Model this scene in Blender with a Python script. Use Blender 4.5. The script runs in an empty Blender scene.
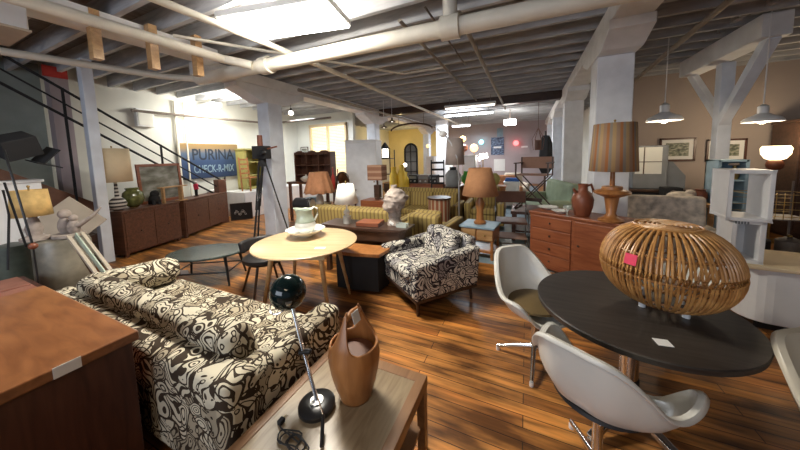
import bpy, bmesh, math, random
from mathutils import Vector, Matrix, noise as mnoise
random.seed(7)
PI = math.pi
C = bpy.context.scene.collection
SC = bpy.context.scene

# ------------------------------------------------------------------ camera
F, PX, PY, H = 274.0, 400.0, 180.6, 1.6
_y, _p, _r = math.radians(24.9), math.radians(5.1), math.radians(1.47)
_f0 = Vector((-math.sin(_y), math.cos(_y), 0)); _r0 = Vector((math.cos(_y), math.sin(_y), 0)); _u0 = Vector((0, 0, 1))
fw = _f0*math.cos(_p) - _u0*math.sin(_p); up = _u0*math.cos(_p) + _f0*math.sin(_p)
rt = _r0*math.cos(_r) - up*math.sin(_r); up = up*math.cos(_r) + _r0*math.sin(_r)
EYE = Vector((0, 0, H))
cd = bpy.data.cameras.new('camera'); cam = bpy.data.objects.new('camera', cd); C.objects.link(cam)
cam.matrix_world = Matrix(((rt.x, up.x, -fw.x, EYE.x), (rt.y, up.y, -fw.y, EYE.y), (rt.z, up.z, -fw.z, EYE.z), (0, 0, 0, 1)))
cd.sensor_width = 36; cd.lens = F*36/800; cd.shift_y = -(225-PY)/800; cd.clip_start = 0.02
SC.camera = cam

def ray(px, py): return rt*((px-PX)/F) - up*((py-PY)/F) + fw
def G(px, py, z=0.0):                     # where a sight line meets the level z
    d = ray(px, py); return EYE + d*((z-H)/d.z)
def V(px, py, Y):                         # where it meets the depth Y
    d = ray(px, py); return EYE + d*(Y/d.y)
def XP(px, py, X):
    d = ray(px, py); return EYE + d*(X/d.x)

# ------------------------------------------------------------------ world, exposure
w = bpy.data.worlds.new('world'); SC.world = w; w.use_nodes = True
w.node_tree.nodes['Background'].inputs[0].default_value = (0.62, 0.70, 0.85, 1)
w.node_tree.nodes['Background'].inputs[1].default_value = 0.22
SC.view_settings.view_transform = 'Standard'; SC.view_settings.look = 'None'
SC.view_settings.exposure = 0.12; SC.view_settings.gamma = 1.0; SC.view_settings.use_curve_mapping = False
try:
    SC.cycles.max_bounces = 6; SC.cycles.diffuse_bounces = 4; SC.cycles.glossy_bounces = 3
    SC.cycles.sample_clamp_indirect = 6; SC.cycles.caustics_reflective = False; SC.cycles.caustics_refractive = False
except Exception: pass

def area(name, loc, to, sx, sy, energy, col, parent=None):
    l = bpy.data.lights.new(name, 'AREA'); l.shape = 'RECTANGLE'; l.size = sx; l.size_y = sy; l.energy = energy; l.color = col
    o = bpy.data.objects.new(name, l); C.objects.link(o); o.location = loc
    d = Vector(to) - Vector(loc); o.rotation_euler = d.to_track_quat('-Z', 'Y').to_euler()
    if parent: o.parent = parent
    return o
def point(name, loc, energy, col, r=0.05, parent=None):
    l = bpy.data.lights.new(name, 'POINT'); l.energy = energy; l.color = col; l.shadow_soft_size = r
    o = bpy.data.objects.new(name, l); C.objects.link(o); o.location = loc
    if parent: o.parent = parent
    return o
WARM = (1, 0.80, 0.55); COOL = (0.80, 0.88, 1.0); NEUT = (1, 0.95, 0.86)
area('window_daylight', (-2.2, -3.2, 2.0), (-2.0, 3, 1.0), 3.5, 1.6, 95, COOL)
area('fill_light_behind', (0.3, -1.2, 3.0), (0.3, -1.0, 0), 1.2, 0.5, 16, WARM)  # unseen warm fill added behind the camera, belongs to no fixture
area('ceiling_light_near', (-2.25, 2.15, 2.93), (-2.25, 2.2, 0), 0.9, 0.4, 85, (1, 0.93, 0.80))
area('ceiling_light_near_upward', (-2.25, 2.15, 3.09), (-2.25, 2.15, 4), 1.0, 0.4, 110, (1, 0.93, 0.80))
area('ceiling_light_stair_upward', (-7.0, 4.5, 3.05), (-7.0, 4.5, 4), 1.0, 0.3, 45, (1, 0.96, 0.85))
area('ceiling_light_far_upward', (-2.2, 10.4, 3.0), (-2.2, 10.4, 4), 1.2, 0.4, 40, (0.85, 0.93, 1.0))
area('ceiling_light_stair', (-7.0, 4.5, 2.85), (-8.2, 4.6, 1.6), 1.0, 0.4, 42, (1, 0.96, 0.85))
area('ceiling_light_far', (-2.2, 10.4, 2.85), (-2.2, 10.4, 0), 1.4, 0.5, 170, (0.85, 0.93, 1.0))
area('ceiling_light_farther', (-2.8, 13.6, 2.85), (-2.8, 13.6, 0), 1.4, 0.5, 90, (0.85, 0.93, 1.0))
area('ceiling_light_left_bay', (-6.2, 6.6, 2.85), (-6.2, 6.8, 0), 0.9, 0.5, 70, (0.9, 0.95, 1.0))
point('yellow_corner_glow', (-6.4, 13.6, 2.2), 60, (1, 0.78, 0.35), 0.2)

# ------------------------------------------------------------------ materials
def newmat(name):
    m = bpy.data.materials.new(name); m.use_nodes = True
    return m, m.node_tree, m.node_tree.nodes['Principled BSDF']
def N(nt, t, **k):
    n = nt.nodes.new(t)
    for a, b in k.items(): setattr(n, a, b)
    return n
def L(nt, a, b): nt.links.new(a, b)
def coords(nt, sc=(1, 1, 1), rot=(0, 0, 0), kind='Object'):
    t = N(nt, 'ShaderNodeTexCoord'); m = N(nt, 'ShaderNodeMapping'); L(nt, t.outputs[kind], m.inputs[0])
    m.inputs['Scale'].default_value = sc; m.inputs['Rotation'].default_value = rot
    return m.outputs[0]
def ramp(nt, src, stops):
    r = N(nt, 'ShaderNodeValToRGB'); L(nt, src, r.inputs[0])
    while len(r.color_ramp.elements) < len(stops): r.color_ramp.elements.new(0.5)
    for e, (p, c) in zip(r.color_ramp.elements, stops): e.position = p; e.color = (*c, 1)
    return r.outputs[0]
def sc_(c, k): return tuple(min(1, x*k) for x in c)
def plain(name, c, rough=0.6, metal=0.0, var=0.12, scale=6, bump=0.0, spec=0.5):
    m, nt, b = newmat(name)
    n = N(nt, 'ShaderNodeTexNoise'); n.inputs['Scale'].default_value = scale; n.inputs['Detail'].default_value = 4
    L(nt, coords(nt), n.inputs['Vector'])
    L(nt, ramp(nt, n.outputs[0], [(0.3, sc_(c, 1-var)), (0.7, sc_(c, 1+var))]), b.inputs['Base Color'])
    b.inputs['Roughness'].default_value = rough; b.inputs['Metallic'].default_value = metal
    b.inputs['Specular IOR Level'].default_value = spec
    if bump:
        bp = N(nt, 'ShaderNodeBump'); bp.inputs['Strength'].default_value = bump
        n2 = N(nt, 'ShaderNodeTexNoise'); n2.inputs['Scale'].default_value = scale*8; L(nt, coords(nt), n2.inputs['Vector'])
        L(nt, n2.outputs[0], bp.inputs['Height']); L(nt, bp.outputs[0], b.inputs['Normal'])
    return m
def wood(name, c1, c2, sc=(1.5, 14, 14), rough=0.4, rot=(0, 0, 0)):
    m, nt, b = newmat(name); v = coords(nt, sc, rot)
    n = N(nt, 'ShaderNodeTexNoise'); n.inputs['Scale'].default_value = 2.2; n.inputs['Detail'].default_value = 6
    n.inputs['Distortion'].default_value = 0.6; L(nt, v, n.inputs['Vector'])
    L(nt, ramp(nt, n.outputs[0], [(0.3, c1), (0.5, tuple((a+b_)/2 for a, b_ in zip(c1, c2))), (0.72, c2)]), b.inputs['Base Color'])
    b.inputs['Roughness'].default_value = rough
    return m
def emit(name, c, s):
    m, nt, b = newmat(name); b.inputs['Base Color'].default_value = (*c, 1)
    b.inputs['Emission Color'].default_value = (*c, 1); b.inputs['Emission Strength'].default_value = s
    return m
def glass(name, c, alpha=0.35, rough=0.05):
    m, nt, b = newmat(name); b.inputs['Base Color'].default_value = (*c, 1); b.inputs['Roughness'].default_value = rough
    b.inputs['Alpha'].default_value = alpha
    return m
def patterned(name, light, dark, mid, scale=7.0):
    """printed upholstery: cells of scrolls, stripes, diamonds and blank shapes with dark outlines"""
    m, nt, b = newmat(name)
    v = coords(nt)
    nz = N(nt, 'ShaderNodeTexNoise'); nz.inputs['Scale'].default_value = scale*0.55; nz.inputs['Detail'].default_value = 1; L(nt, v, nz.inputs['Vector'])
    mx = N(nt, 'ShaderNodeVectorMath', operation='MULTIPLY_ADD'); L(nt, nz.outputs['Color'], mx.inputs[0]); mx.inputs[1].default_value = (0.28,)*3; L(nt, v, mx.inputs[2])
    wv = mx.outputs[0]
    vo = N(nt, 'ShaderNodeTexVoronoi', feature='F1'); vo.inputs['Scale'].default_value = scale; L(nt, wv, vo.inputs['Vector'])
    ve = N(nt, 'ShaderNodeTexVoronoi', feature='DISTANCE_TO_EDGE'); ve.inputs['Scale'].default_value = scale; L(nt, wv, ve.inputs['Vector'])
    def mth(op, a, c=None, d=None):
        n = N(nt, 'ShaderNodeMath', operation=op)
        for i, x in enumerate((a, c, d)):
            if x is None: continue
            if isinstance(x, (int, float)): n.inputs[i].default_value = x
            else: L(nt, x, n.inputs[i])
        return n.outputs[0]
    sep = N(nt, 'ShaderNodeSeparateColor'); L(nt, vo.outputs['Color'], sep.inputs[0])
    rings = mth('GREATER_THAN', mth('SINE', mth('MULTIPLY', vo.outputs['Distance'], 30.0)), 0.35)
    # stripes in a direction that each cell picks
    sx = N(nt, 'ShaderNodeSeparateXYZ'); L(nt, wv, sx.inputs[0])
    ang = mth('MULTIPLY', sep.outputs[1], 6.28)
    proj = mth('ADD', mth('MULTIPLY', sx.outputs[0], mth('COSINE', ang)), mth('MULTIPLY', mth('ADD', sx.outputs[1], sx.outputs[2]), mth('SINE', ang)))
    proj2 = mth('SUBTRACT', mth('MULTIPLY', sx.outputs[0], mth('SINE', ang)), mth('MULTIPLY', mth('ADD', sx.outputs[1], sx.outputs[2]), mth('COSINE', ang)))
    s1 = mth('GREATER_THAN', mth('SINE', mth('MULTIPLY', proj, 130*scale/7)), 0.3)
    s2 = mth('GREATER_THAN', mth('SINE', mth('MULTIPLY', proj2, 130*scale/7)), 0.3)
    lat = mth('MAXIMUM', mth('GREATER_THAN', mth('SINE', mth('MULTIPLY', proj, 130*scale/7)), 0.7), mth('GREATER_THAN', mth('SINE', mth('MULTIPLY', proj2, 130*scale/7)), 0.7))
    pick = sep.outputs[0]
    def sel(lo, hi, val):
        return mth('MULTIPLY', mth('MULTIPLY', mth('GREATER_THAN', pick, lo), mth('LESS_THAN', pick, hi)), val)
    tot = mth('ADD', mth('ADD', sel(-1, 0.3, rings), sel(0.3, 0.5, s1)), mth('ADD', sel(0.5, 0.68, lat), sel(0.97, 1.1, 1.0)))
    edge = mth('LESS_THAN', ve.outputs[0], 0.045)
    vo2 = N(nt, 'ShaderNodeTexVoronoi', feature='F1'); vo2.inputs['Scale'].default_value = scale*2.6; L(nt, wv, vo2.inputs['Vector'])
    blobs = mth('LESS_THAN', mth('ABSOLUTE', mth('SUBTRACT', vo2.outputs['Distance'], 0.34)), 0.07)
    tot = mth('ADD', tot, sel(0.68, 0.97, blobs))
    tot = mth('MINIMUM', mth('MAXIMUM', tot, edge), 1.0)
    mixm = N(nt, 'ShaderNodeMix', data_type='RGBA'); mixm.inputs[6].default_value = (*light, 1); mixm.inputs[7].default_value = (*mid, 1)
    L(nt, mth('GREATER_THAN', sep.outputs[2], 0.72), mixm.inputs[0])
    mix = N(nt, 'ShaderNodeMix', data_type='RGBA'); L(nt, tot, mix.inputs[0]); L(nt, mixm.outputs[2], mix.inputs[6]); mix.inputs[7].default_value = (*dark, 1)
    L(nt, mix.outputs[2], b.inputs['Base Color']); b.inputs['Roughness'].default_value = 0.85; b.inputs['Specular IOR Level'].default_value = 0.15
    return m
def striped(name, cols, per, axis='ang', n=28, rough=0.8):
    """stripes round the local z axis ('ang') or along x / y / z"""
    m, nt, b = newmat(name); t = N(nt, 'ShaderNodeTexCoord'); s = N(nt, 'ShaderNodeSeparateXYZ'); L(nt, t.outputs['Object'], s.inputs[0])
    if axis == 'ang':
        a = N(nt, 'ShaderNodeMath', operation='ARCTAN2'); L(nt, s.outputs[1], a.inputs[0]); L(nt, s.outputs[0], a.inputs[1]); src = a.outputs[0]; k = n/(2*PI)
    else:
        src = s.outputs['XYZ'.index(axis.upper())]; k = 1/per
    mu = N(nt, 'ShaderNodeMath', operation='MULTIPLY'); L(nt, src, mu.inputs[0]); mu.inputs[1].default_value = k
    ad = N(nt, 'ShaderNodeMath', operation='ADD'); L(nt, mu.outputs[0], ad.inputs[0]); ad.inputs[1].default_value = 100
    fr = N(nt, 'ShaderNodeMath', operation='FRACT'); L(nt, ad.outputs[0], fr.inputs[0])
    r = N(nt, 'ShaderNodeValToRGB'); r.color_ramp.interpolation = 'CONSTANT'; L(nt, fr.outputs[0], r.inputs[0])
    while len(r.color_ramp.elements) < len(cols): r.color_ramp.elements.new(0.5)
    for e, (p, c) in zip(r.color_ramp.elements, cols): e.position = p; e.color = (*c, 1)
    L(nt, r.outputs[0], b.inputs['Base Color']); b.inputs['Roughness'].default_value = rough
    return m

def plank_floor():
    m, nt, b = newmat('old_plank_floor')
    v = coords(nt)
    def brick(wd, h, c1, c2, mortar, ms):
        n = N(nt, 'ShaderNodeTexBrick'); n.offset = 0.37; n.inputs['Scale'].default_value = 1.0
        n.inputs['Brick Width'].default_value = wd; n.inputs['Row Height'].default_value = h; n.inputs['Mortar Size'].default_value = ms
        n.inputs['Mortar Smooth'].default_value = 0.2
        n.inputs['Color1'].default_value = (*c1, 1); n.inputs['Color2'].default_value = (*c2, 1); n.inputs['Mortar'].default_value = (*mortar, 1)
        L(nt, v, n.inputs['Vector']); return n
    bk = brick(1.9, 0.085, (0.46, 0.215, 0.058), (0.235, 0.092, 0.025), (0.06, 0.024, 0.009), 0.003)
    g = N(nt, 'ShaderNodeTexNoise'); g.inputs['Scale'].default_value = 1.0; g.inputs['Detail'].default_value = 6; L(nt, coords(nt, (2.2, 26, 1)), g.inputs['Vector'])
    gc = ramp(nt, g.outputs[0], [(0.28, (0.35, 0.3, 0.25)), (0.62, (1.35, 1.25, 1.1))])
    s = N(nt, 'ShaderNodeTexNoise'); s.inputs['Scale'].default_value = 1.0; s.inputs['Detail'].default_value = 5; L(nt, coords(nt, (1.6, 5.5, 1)), s.inputs['Vector'])
    st = ramp(nt, s.outputs[0], [(0.36, (0.22, 0.18, 0.16)), (0.52, (1.0, 1.0, 1.0)), (0.7, (1.45, 1.3, 1.05))])
    def mul(a, c, f=1.0):
        n = N(nt, 'ShaderNodeMix', data_type='RGBA', blend_type='MULTIPLY'); n.inputs[0].default_value = f
        L(nt, a, n.inputs[6]); L(nt, c, n.inputs[7]); return n.outputs[2]
    L(nt, mul(mul(bk.outputs[0], gc), st, 0.9), b.inputs['Base Color'])
    rr = N(nt, 'ShaderNodeMapRange'); L(nt, s.outputs[0], rr.inputs[0]); rr.inputs[3].default_value = 0.34; rr.inputs[4].default_value = 0.55
    L(nt, rr.outputs[0], b.inputs['Roughness'])
    bp = N(nt, 'ShaderNodeBump'); bp.inputs['Strength'].default_value = 0.25; bp.inputs['Distance'].default_value = 0.01
    L(nt, g.outputs[0], bp.inputs['Height']); L(nt, bp.outputs[0], b.inputs['Normal'])
    return m

M = {}
M['floor'] = plank_floor()
M['blue_floor'] = plain('worn_blue_floor_paint', (0.20, 0.27, 0.31), 0.35, var=0.35, scale=3)
M['joist'] = wood('whitewashed_joist', (0.34, 0.35, 0.38), (0.62, 0.62, 0.63), (1, 6, 6), 0.8)
M['deck'] = wood('ceiling_boards', (0.16, 0.15, 0.145), (0.34, 0.32, 0.30), (8, 1, 8), 0.9)
M['white_wood'] = plain('painted_timber', (0.80, 0.81, 0.83), 0.6, var=0.08, scale=5)
M['post_blue'] = plain('blue_white_timber', (0.74, 0.79, 0.87), 0.6, var=0.08, scale=5)
M['pipe'] = plain('painted_pipe', (0.74, 0.70, 0.60), 0.45, var=0.08, scale=4)
M['iron'] = plain('dark_iron_pipe', (0.16, 0.13, 0.11), 0.6, var=0.2)
M['rust'] = plain('dull_tan_conduit', (0.33, 0.29, 0.24), 0.6, var=0.15)
M['wall_white'] = plain('aged_white_paint', (0.74, 0.74, 0.68), 0.85, var=0.08, scale=1.2, bump=0.08)
M['wall_tan'] = plain('tan_wall_paint', (0.40, 0.33, 0.29), 0.85, var=0.08, scale=1.0, bump=0.08)
M['wall_mauve'] = plain('mauve_grey_wall', (0.44, 0.37, 0.38), 0.85, var=0.1, scale=1.0)
M['wall_yellow'] = plain('yellow_wall', (0.74, 0.60, 0.30), 0.85, var=0.1, scale=1.0)
M['wall_teal'] = plain('teal_grey_wall', (0.22, 0.25, 0.24), 0.9, var=0.2, scale=2)
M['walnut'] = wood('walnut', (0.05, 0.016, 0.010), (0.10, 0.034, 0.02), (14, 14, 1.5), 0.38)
M['walnut_h'] = wood('walnut_sideboard', (0.070, 0.028, 0.016), (0.15, 0.062, 0.034), (14, 1.5, 14), 0.42)
M['cherry'] = wood('red_brown_wood', (0.20, 0.055, 0.022), (0.33, 0.11, 0.045), (1.5, 12, 12), 0.36)
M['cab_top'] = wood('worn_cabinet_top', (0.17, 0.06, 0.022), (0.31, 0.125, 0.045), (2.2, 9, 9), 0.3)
M['oak'] = wood('golden_oak', (0.38, 0.21, 0.09), (0.58, 0.36, 0.17), (1.2, 9, 9), 0.4)
M['birch'] = wood('pale_birch', (0.50, 0.35, 0.19), (0.62, 0.46, 0.27), (1.2, 10, 10), 0.3)
M['teak'] = wood('teak', (0.28, 0.105, 0.03), (0.45, 0.195, 0.065), (9, 9, 1.2), 0.34)
M['tablewood'] = wood('coffee_table_rim', (0.20, 0.095, 0.04), (0.33, 0.175, 0.08), (9, 1.2, 9), 0.35)
M['stone'] = wood('beige_travertine', (0.21, 0.145, 0.08), (0.37, 0.28, 0.17), (14, 2.0, 6), 0.3)
M['dark_oak'] = wood('ebonised_oak', (0.020, 0.016, 0.014), (0.05, 0.042, 0.036), (2, 22, 22), 0.42)
M['dark_wood'] = wood('dark_brown_wood', (0.035, 0.018, 0.012), (0.08, 0.04, 0.025), (2, 12, 12), 0.35)
M['lowtable'] = plain('dark_green_marble', (0.045, 0.06, 0.055), 0.22, var=0.4, scale=8)
M['black'] = plain('black_paint', (0.012, 0.012, 0.013), 0.3, var=0.1)
M['matte_black'] = plain('matte_black', (0.018, 0.018, 0.02), 0.8, var=0.1)
M['enamel'] = plain('dark_green_enamel', (0.004, 0.012, 0.012), 0.08, var=0.1)
M['chrome'] = plain('chrome', (0.75, 0.75, 0.76), 0.16, 1.0, var=0.03)
M['steel'] = plain('brushed_steel', (0.5, 0.5, 0.5), 0.35, 1.0, var=0.05)
M['fibreglass'] = plain('white_fibreglass', (0.72, 0.70, 0.64), 0.28, var=0.03)
M['fibreglass_tan'] = plain('cream_fibreglass', (0.60, 0.54, 0.42), 0.30, var=0.04)
M['cushion_black'] = plain('black_vinyl', (0.02, 0.018, 0.018), 0.5, var=0.1)
M['cushion_olive'] = plain('olive_vinyl', (0.13, 0.085, 0.03), 0.6, var=0.15)
M['cane'] = wood('rattan_cane', (0.34, 0.145, 0.04), (0.62, 0.33, 0.11), (6, 6, 10), 0.34)
M['cane_dark'] = wood('rattan_binding', (0.20, 0.08, 0.025), (0.40, 0.19, 0.06), (20, 20, 20), 0.4)
M['paper'] = plain('white_paper', (0.78, 0.77, 0.74), 0.8, var=0.03)
M['pink'] = plain('hot_pink_paper', (0.75, 0.05, 0.12), 0.7, var=0.04)
M['red'] = plain('red_paint', (0.50, 0.04, 0.03), 0.5, var=0.1)
M['cream'] = plain('cream_shade_fabric', (0.72, 0.58, 0.38), 0.8, var=0.06)
M['yellow_shade'] = plain('mottled_amber_shade', (0.58, 0.38, 0.14), 0.8, var=0.35, scale=9)
M['white_shade'] = plain('white_shade_fabric', (0.82, 0.80, 0.74), 0.8, var=0.03)
M['brown_shade'] = plain('brown_shade_fabric', (0.46, 0.22, 0.10), 0.85, var=0.1, scale=12)
M['orange_shade'] = plain('orange_brown_shade', (0.50, 0.23, 0.11), 0.85, var=0.12, scale=12)
M['grey_shade'] = plain('grey_shade_fabric', (0.30, 0.25, 0.23), 0.85, var=0.08, scale=12)
M['brass'] = plain('aged_brass', (0.42, 0.28, 0.10), 0.4, 0.9, var=0.2)
M['ceramic'] = plain('white_glaze', (0.80, 0.80, 0.74), 0.15, var=0.03)
M['celadon'] = plain('green_white_glaze', (0.45, 0.52, 0.42), 0.15, var=0.25, scale=9)
M['clay'] = plain('red_brown_clay', (0.22, 0.07, 0.035), 0.4, var=0.15)
M['plaster'] = plain('grey_plaster', (0.36, 0.30, 0.26), 0.9, var=0.25, scale=16, bump=0.4)
M['stoneware'] = plain('mottled_blue_brown_glaze', (0.19, 0.17, 0.13), 0.35, var=0.7, scale=4)
M['canvas'] = plain('bare_canvas', (0.45, 0.38, 0.30), 0.9, var=0.06)
M['tile'] = plain('terracotta_tile', (0.30, 0.12, 0.08), 0.5, var=0.2)
M['sofa'] = patterned('printed_sofa_fabric', (0.66, 0.60, 0.46), (0.05, 0.035, 0.024), (0.42, 0.36, 0.26), 10)
M['chairfab'] = patterned('printed_armchair_fabric', (0.64, 0.60, 0.52), (0.035, 0.03, 0.036), (0.36, 0.34, 0.33), 9.5)
M['floral'] = plain('faded_floral_fabric', (0.58, 0.51, 0.43), 0.9, var=0.45, scale=11)
M['gold_stripe'] = striped('gold_stripe_upholstery', [(0, (0.37, 0.265, 0.08)), (0.62, (0.21, 0.14, 0.045))], 0.07, 'x')
M['shade_stripe'] = striped('striped_shade_fabric', [(0, (0.36, 0.23, 0.15)), (0.28, (0.42, 0.17, 0.06)), (0.5, (0.30, 0.25, 0.20)), (0.72, (0.46, 0.30, 0.14))], 1, 'ang', 11)
M['slat_side'] = striped('slatted_drum_veneer', [(0, (0.28, 0.09, 0.04)), (0.6, (0.46, 0.36, 0.25))], 1, 'ang', 16, 0.4)
M['zebra'] = striped('black_and_white_swirl_glaze', [(0, (0.04, 0.03, 0.03)), (0.5, (0.6, 0.56, 0.5))], 0.06, 'z', 1, 0.3)
M['band_shade'] = striped('banded_brown_shade', [(0, (0.26, 0.12, 0.07)), (0.6, (0.42, 0.25, 0.16))], 0.12, 'z')
M['yellow_paint'] = plain('yellow_paint', (0.36, 0.32, 0.10), 0.6, var=0.1)
M['yellow_glass'] = plain('yellow_plastic', (0.75, 0.52, 0.05), 0.4, var=0.1)
M['green'] = plain('green_glaze', (0.06, 0.30, 0.03), 0.3, var=0.15)
M['blue_paint'] = plain('blue_grey_paint', (0.25, 0.36, 0.44), 0.6, var=0.15)
M['white_paint'] = plain('white_gloss_paint', (0.80, 0.80, 0.80), 0.45, var=0.04)
M['grey_tv'] = plain('grey_plastic', (0.20, 0.21, 0.22), 0.5, var=0.1)
M['leather'] = plain('brown_leather', (0.16, 0.065, 0.035), 0.5, var=0.2)
M['canvas_brown'] = plain('brown_canvas', (0.30, 0.17, 0.12), 0.8, var=0.1)
M['galv'] = plain('pendant_enamel', (0.78, 0.78, 0.78), 0.4, var=0.06)
M['tube'] = emit('lit_tube', (0.95, 0.98, 1.0), 14)
M['panel_lit'] = emit('lit_diffuser', (1.0, 0.97, 0.90), 22)
M['bulb_warm'] = emit('lit_bulb_warm', (1.0, 0.58, 0.22), 2.5)
M['bulb_white'] = emit('lit_bulb_white', (1.0, 0.95, 0.85), 5)
M['bulb_cyan'] = emit('lit_bulb_cyan', (0.3, 0.8, 0.9), 4)
M['bulb_red'] = emit('lit_bulb_red', (1.0, 0.12, 0.12), 4)
M['glow_shade'] = emit('glowing_glass_shade', (1.0, 0.80, 0.48), 4.5)
M['pendant_in'] = emit('lit_pendant_inside', (1.0, 0.92, 0.80), 4)
M['glassy'] = glass('cloudy_glass', (0.6, 0.66, 0.62), 0.4)
M['mirror'] = plain('mirror_glass', (0.6, 0.62, 0.64), 0.05, 1.0, var=0.02)
M['window_lit'] = emit('daylit_window_pane', (1.0, 0.90, 0.62), 0.9)
M['blind'] = plain('cream_blind', (0.75, 0.68, 0.48), 0.7, var=0.05)

# ------------------------------------------------------------------ mesh helpers
class MB:
    def __init__(s): s.b = bmesh.new()
    def _m(s, vs, mtx):
        for v in vs: v.co = mtx @ v.co
    def box(s, c, d, rz=0, rx=0, ry=0):
        r = bmesh.ops.create_cube(s.b, size=1)
        mt = Matrix.Translation(c) @ Matrix.Rotation(rz, 4, 'Z') @ Matrix.Rotation(ry, 4, 'Y') @ Matrix.Rotation(rx, 4, 'X') @ Matrix.Diagonal((*d, 1))
        s._m(r['verts'], mt); return s
    def bx(s, x0, x1, y0, y1, z0, z1): return s.box(((x0+x1)/2, (y0+y1)/2, (z0+z1)/2), (x1-x0, y1-y0, z1-z0))
    def bar(s, a, b, wx, wy=None, roll=0):           # rectangular bar from a to b
        a, b = Vector(a), Vector(b); d = b-a; wy = wy or wx
        r = bmesh.ops.create_cube(s.b, size=1)
        q = d.to_track_quat('Z', 'Y').to_matrix().to_4x4()
        s._m(r['verts'], Matrix.Translation((a+b)/2) @ q @ Matrix.Rotation(roll, 4, 'Z') @ Matrix.Diagonal((wx, wy, d.length, 1))); return s
    def cyl(s, a, b, r0, r1=None, n=16):
        a, b = Vector(a), Vector(b); d = b-a; r1 = r0 if r1 is None else r1
        r = bmesh.ops.create_cone(s.b, cap_ends=True, segments=n, radius1=max(r0, 1e-4), radius2=max(r1, 1e-4), depth=d.length)
        s._m(r['verts'], Matrix.Translation((a+b)/2) @ d.to_track_quat('Z', 'Y').to_matrix().to_4x4()); return s
    def ball(s, c, r, sz=(1, 1, 1), n=16):
        q = bmesh.ops.create_uvsphere(s.b, u_segments=n, v_segments=max(6, n*2//3), radius=r)
        s._m(q['verts'], Matrix.Translation(c) @ Matrix.Diagonal((*sz, 1))); return s
    def tube(s, pts, r, n=8, closed=False):
        P = [Vector(p) for p in pts]; k = len(P); rings = []
        rs = r if isinstance(r, (list, tuple)) else [r]*k
        for i, p in enumerate(P):
            if closed: t = P[(i+1) % k]-P[i-1]
            else: t = P[min(i+1, k-1)]-P[max(i-1, 0)]
            t.normalize(); a = t.cross(Vector((0, 0, 1)))
            if a.length < 0.05: a = t.cross(Vector((0, 1, 0)))
            a.normalize(); b_ = t.cross(a)
            rings.append([s.b.verts.new(p + (a*math.cos(2*PI*j/n) + b_*math.sin(2*PI*j/n))*rs[i]) for j in range(n)])
        for i in range(k if closed else k-1):
            A, B = rings[i], rings[(i+1) % k]
            for j in range(n): s.b.faces.new((A[j], A[(j+1) % n], B[(j+1) % n], B[j]))
        if not closed: s.b.faces.new(rings[0][::-1]); s.b.faces.new(rings[-1])
        return s
    def lathe(s, prof, c=(0, 0, 0), n=32, wob=None, cap=True):
        c = Vector(c); rings = []
        for r, z in prof:
            rings.append([s.b.verts.new(c + Vector(((r*(wob(2*PI*j/n, z) if wob else 1))*math.cos(2*PI*j/n), (r*(wob(2*PI*j/n, z) if wob else 1))*math.sin(2*PI*j/n), z))) for j in range(n)])
        for A, B in zip(rings, rings[1:]):
            for j in range(n): s.b.faces.new((A[j], A[(j+1) % n], B[(j+1) % n], B[j]))
        if cap:
            if prof[0][0] > 0.002: s.b.faces.new(rings[0][::-1])
            if prof[-1][0] > 0.002: s.b.faces.new(rings[-1])
        return s
    def prism(s, poly, z0, z1, mtx=None):
        a = [s.b.verts.new((x, y, z0)) for x, y in poly]; b_ = [s.b.verts.new((x, y, z1)) for x, y in poly]; k = len(poly)
        for i in range(k): s.b.faces.new((a[i], a[(i+1) % k], b_[(i+1) % k], b_[i]))
        s.b.faces.new(a[::-1]); s.b.faces.new(b_)
        if mtx is not None: s._m(a+b_, mtx)
        return s
    def grid(s, fn, nu, nv, closeu=False):
        g = [[s.b.verts.new(fn(i/(nu if closeu else nu-1), j/(nv-1))) for j in range(nv)] for i in range(nu)]
        for i in range(nu if closeu else nu-1):
            for j in range(nv-1): s.b.faces.new((g[i][j], g[(i+1) % nu][j], g[(i+1) % nu][j+1], g[i][j+1]))
        return s
    def build(s, name, mat, parent=None, smooth=False, bevel=0, seg=2, solid=0, sub=0, loc=None):
        bmesh.ops.remove_doubles(s.b, verts=s.b.verts, dist=1e-5)
        bmesh.ops.recalc_face_normals(s.b, faces=s.b.faces)
        me = bpy.data.meshes.new(name); s.b.to_mesh(me); s.b.free()
        o = bpy.data.objects.new(name, me); C.objects.link(o)
        me.materials.append(M[mat] if isinstance(mat, str) else mat)
        if smooth:
            me.shade_smooth()
            try: me.set_sharp_from_angle(angle=math.radians(42))
            except Exception: pass
        if solid: md = o.modifiers.new('solid', 'SOLIDIFY'); md.thickness = solid; md.offset = 0
        if sub: md = o.modifiers.new('sub', 'SUBSURF'); md.levels = sub; md.render_levels = sub
        if bevel: md = o.modifiers.new('bevel', 'BEVEL'); md.width = bevel; md.segments = seg; md.limit_method = 'ANGLE'; md.angle_limit = math.radians(40)
        if parent: o.parent = parent
        if loc is not None: o.location = loc
        return o

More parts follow.
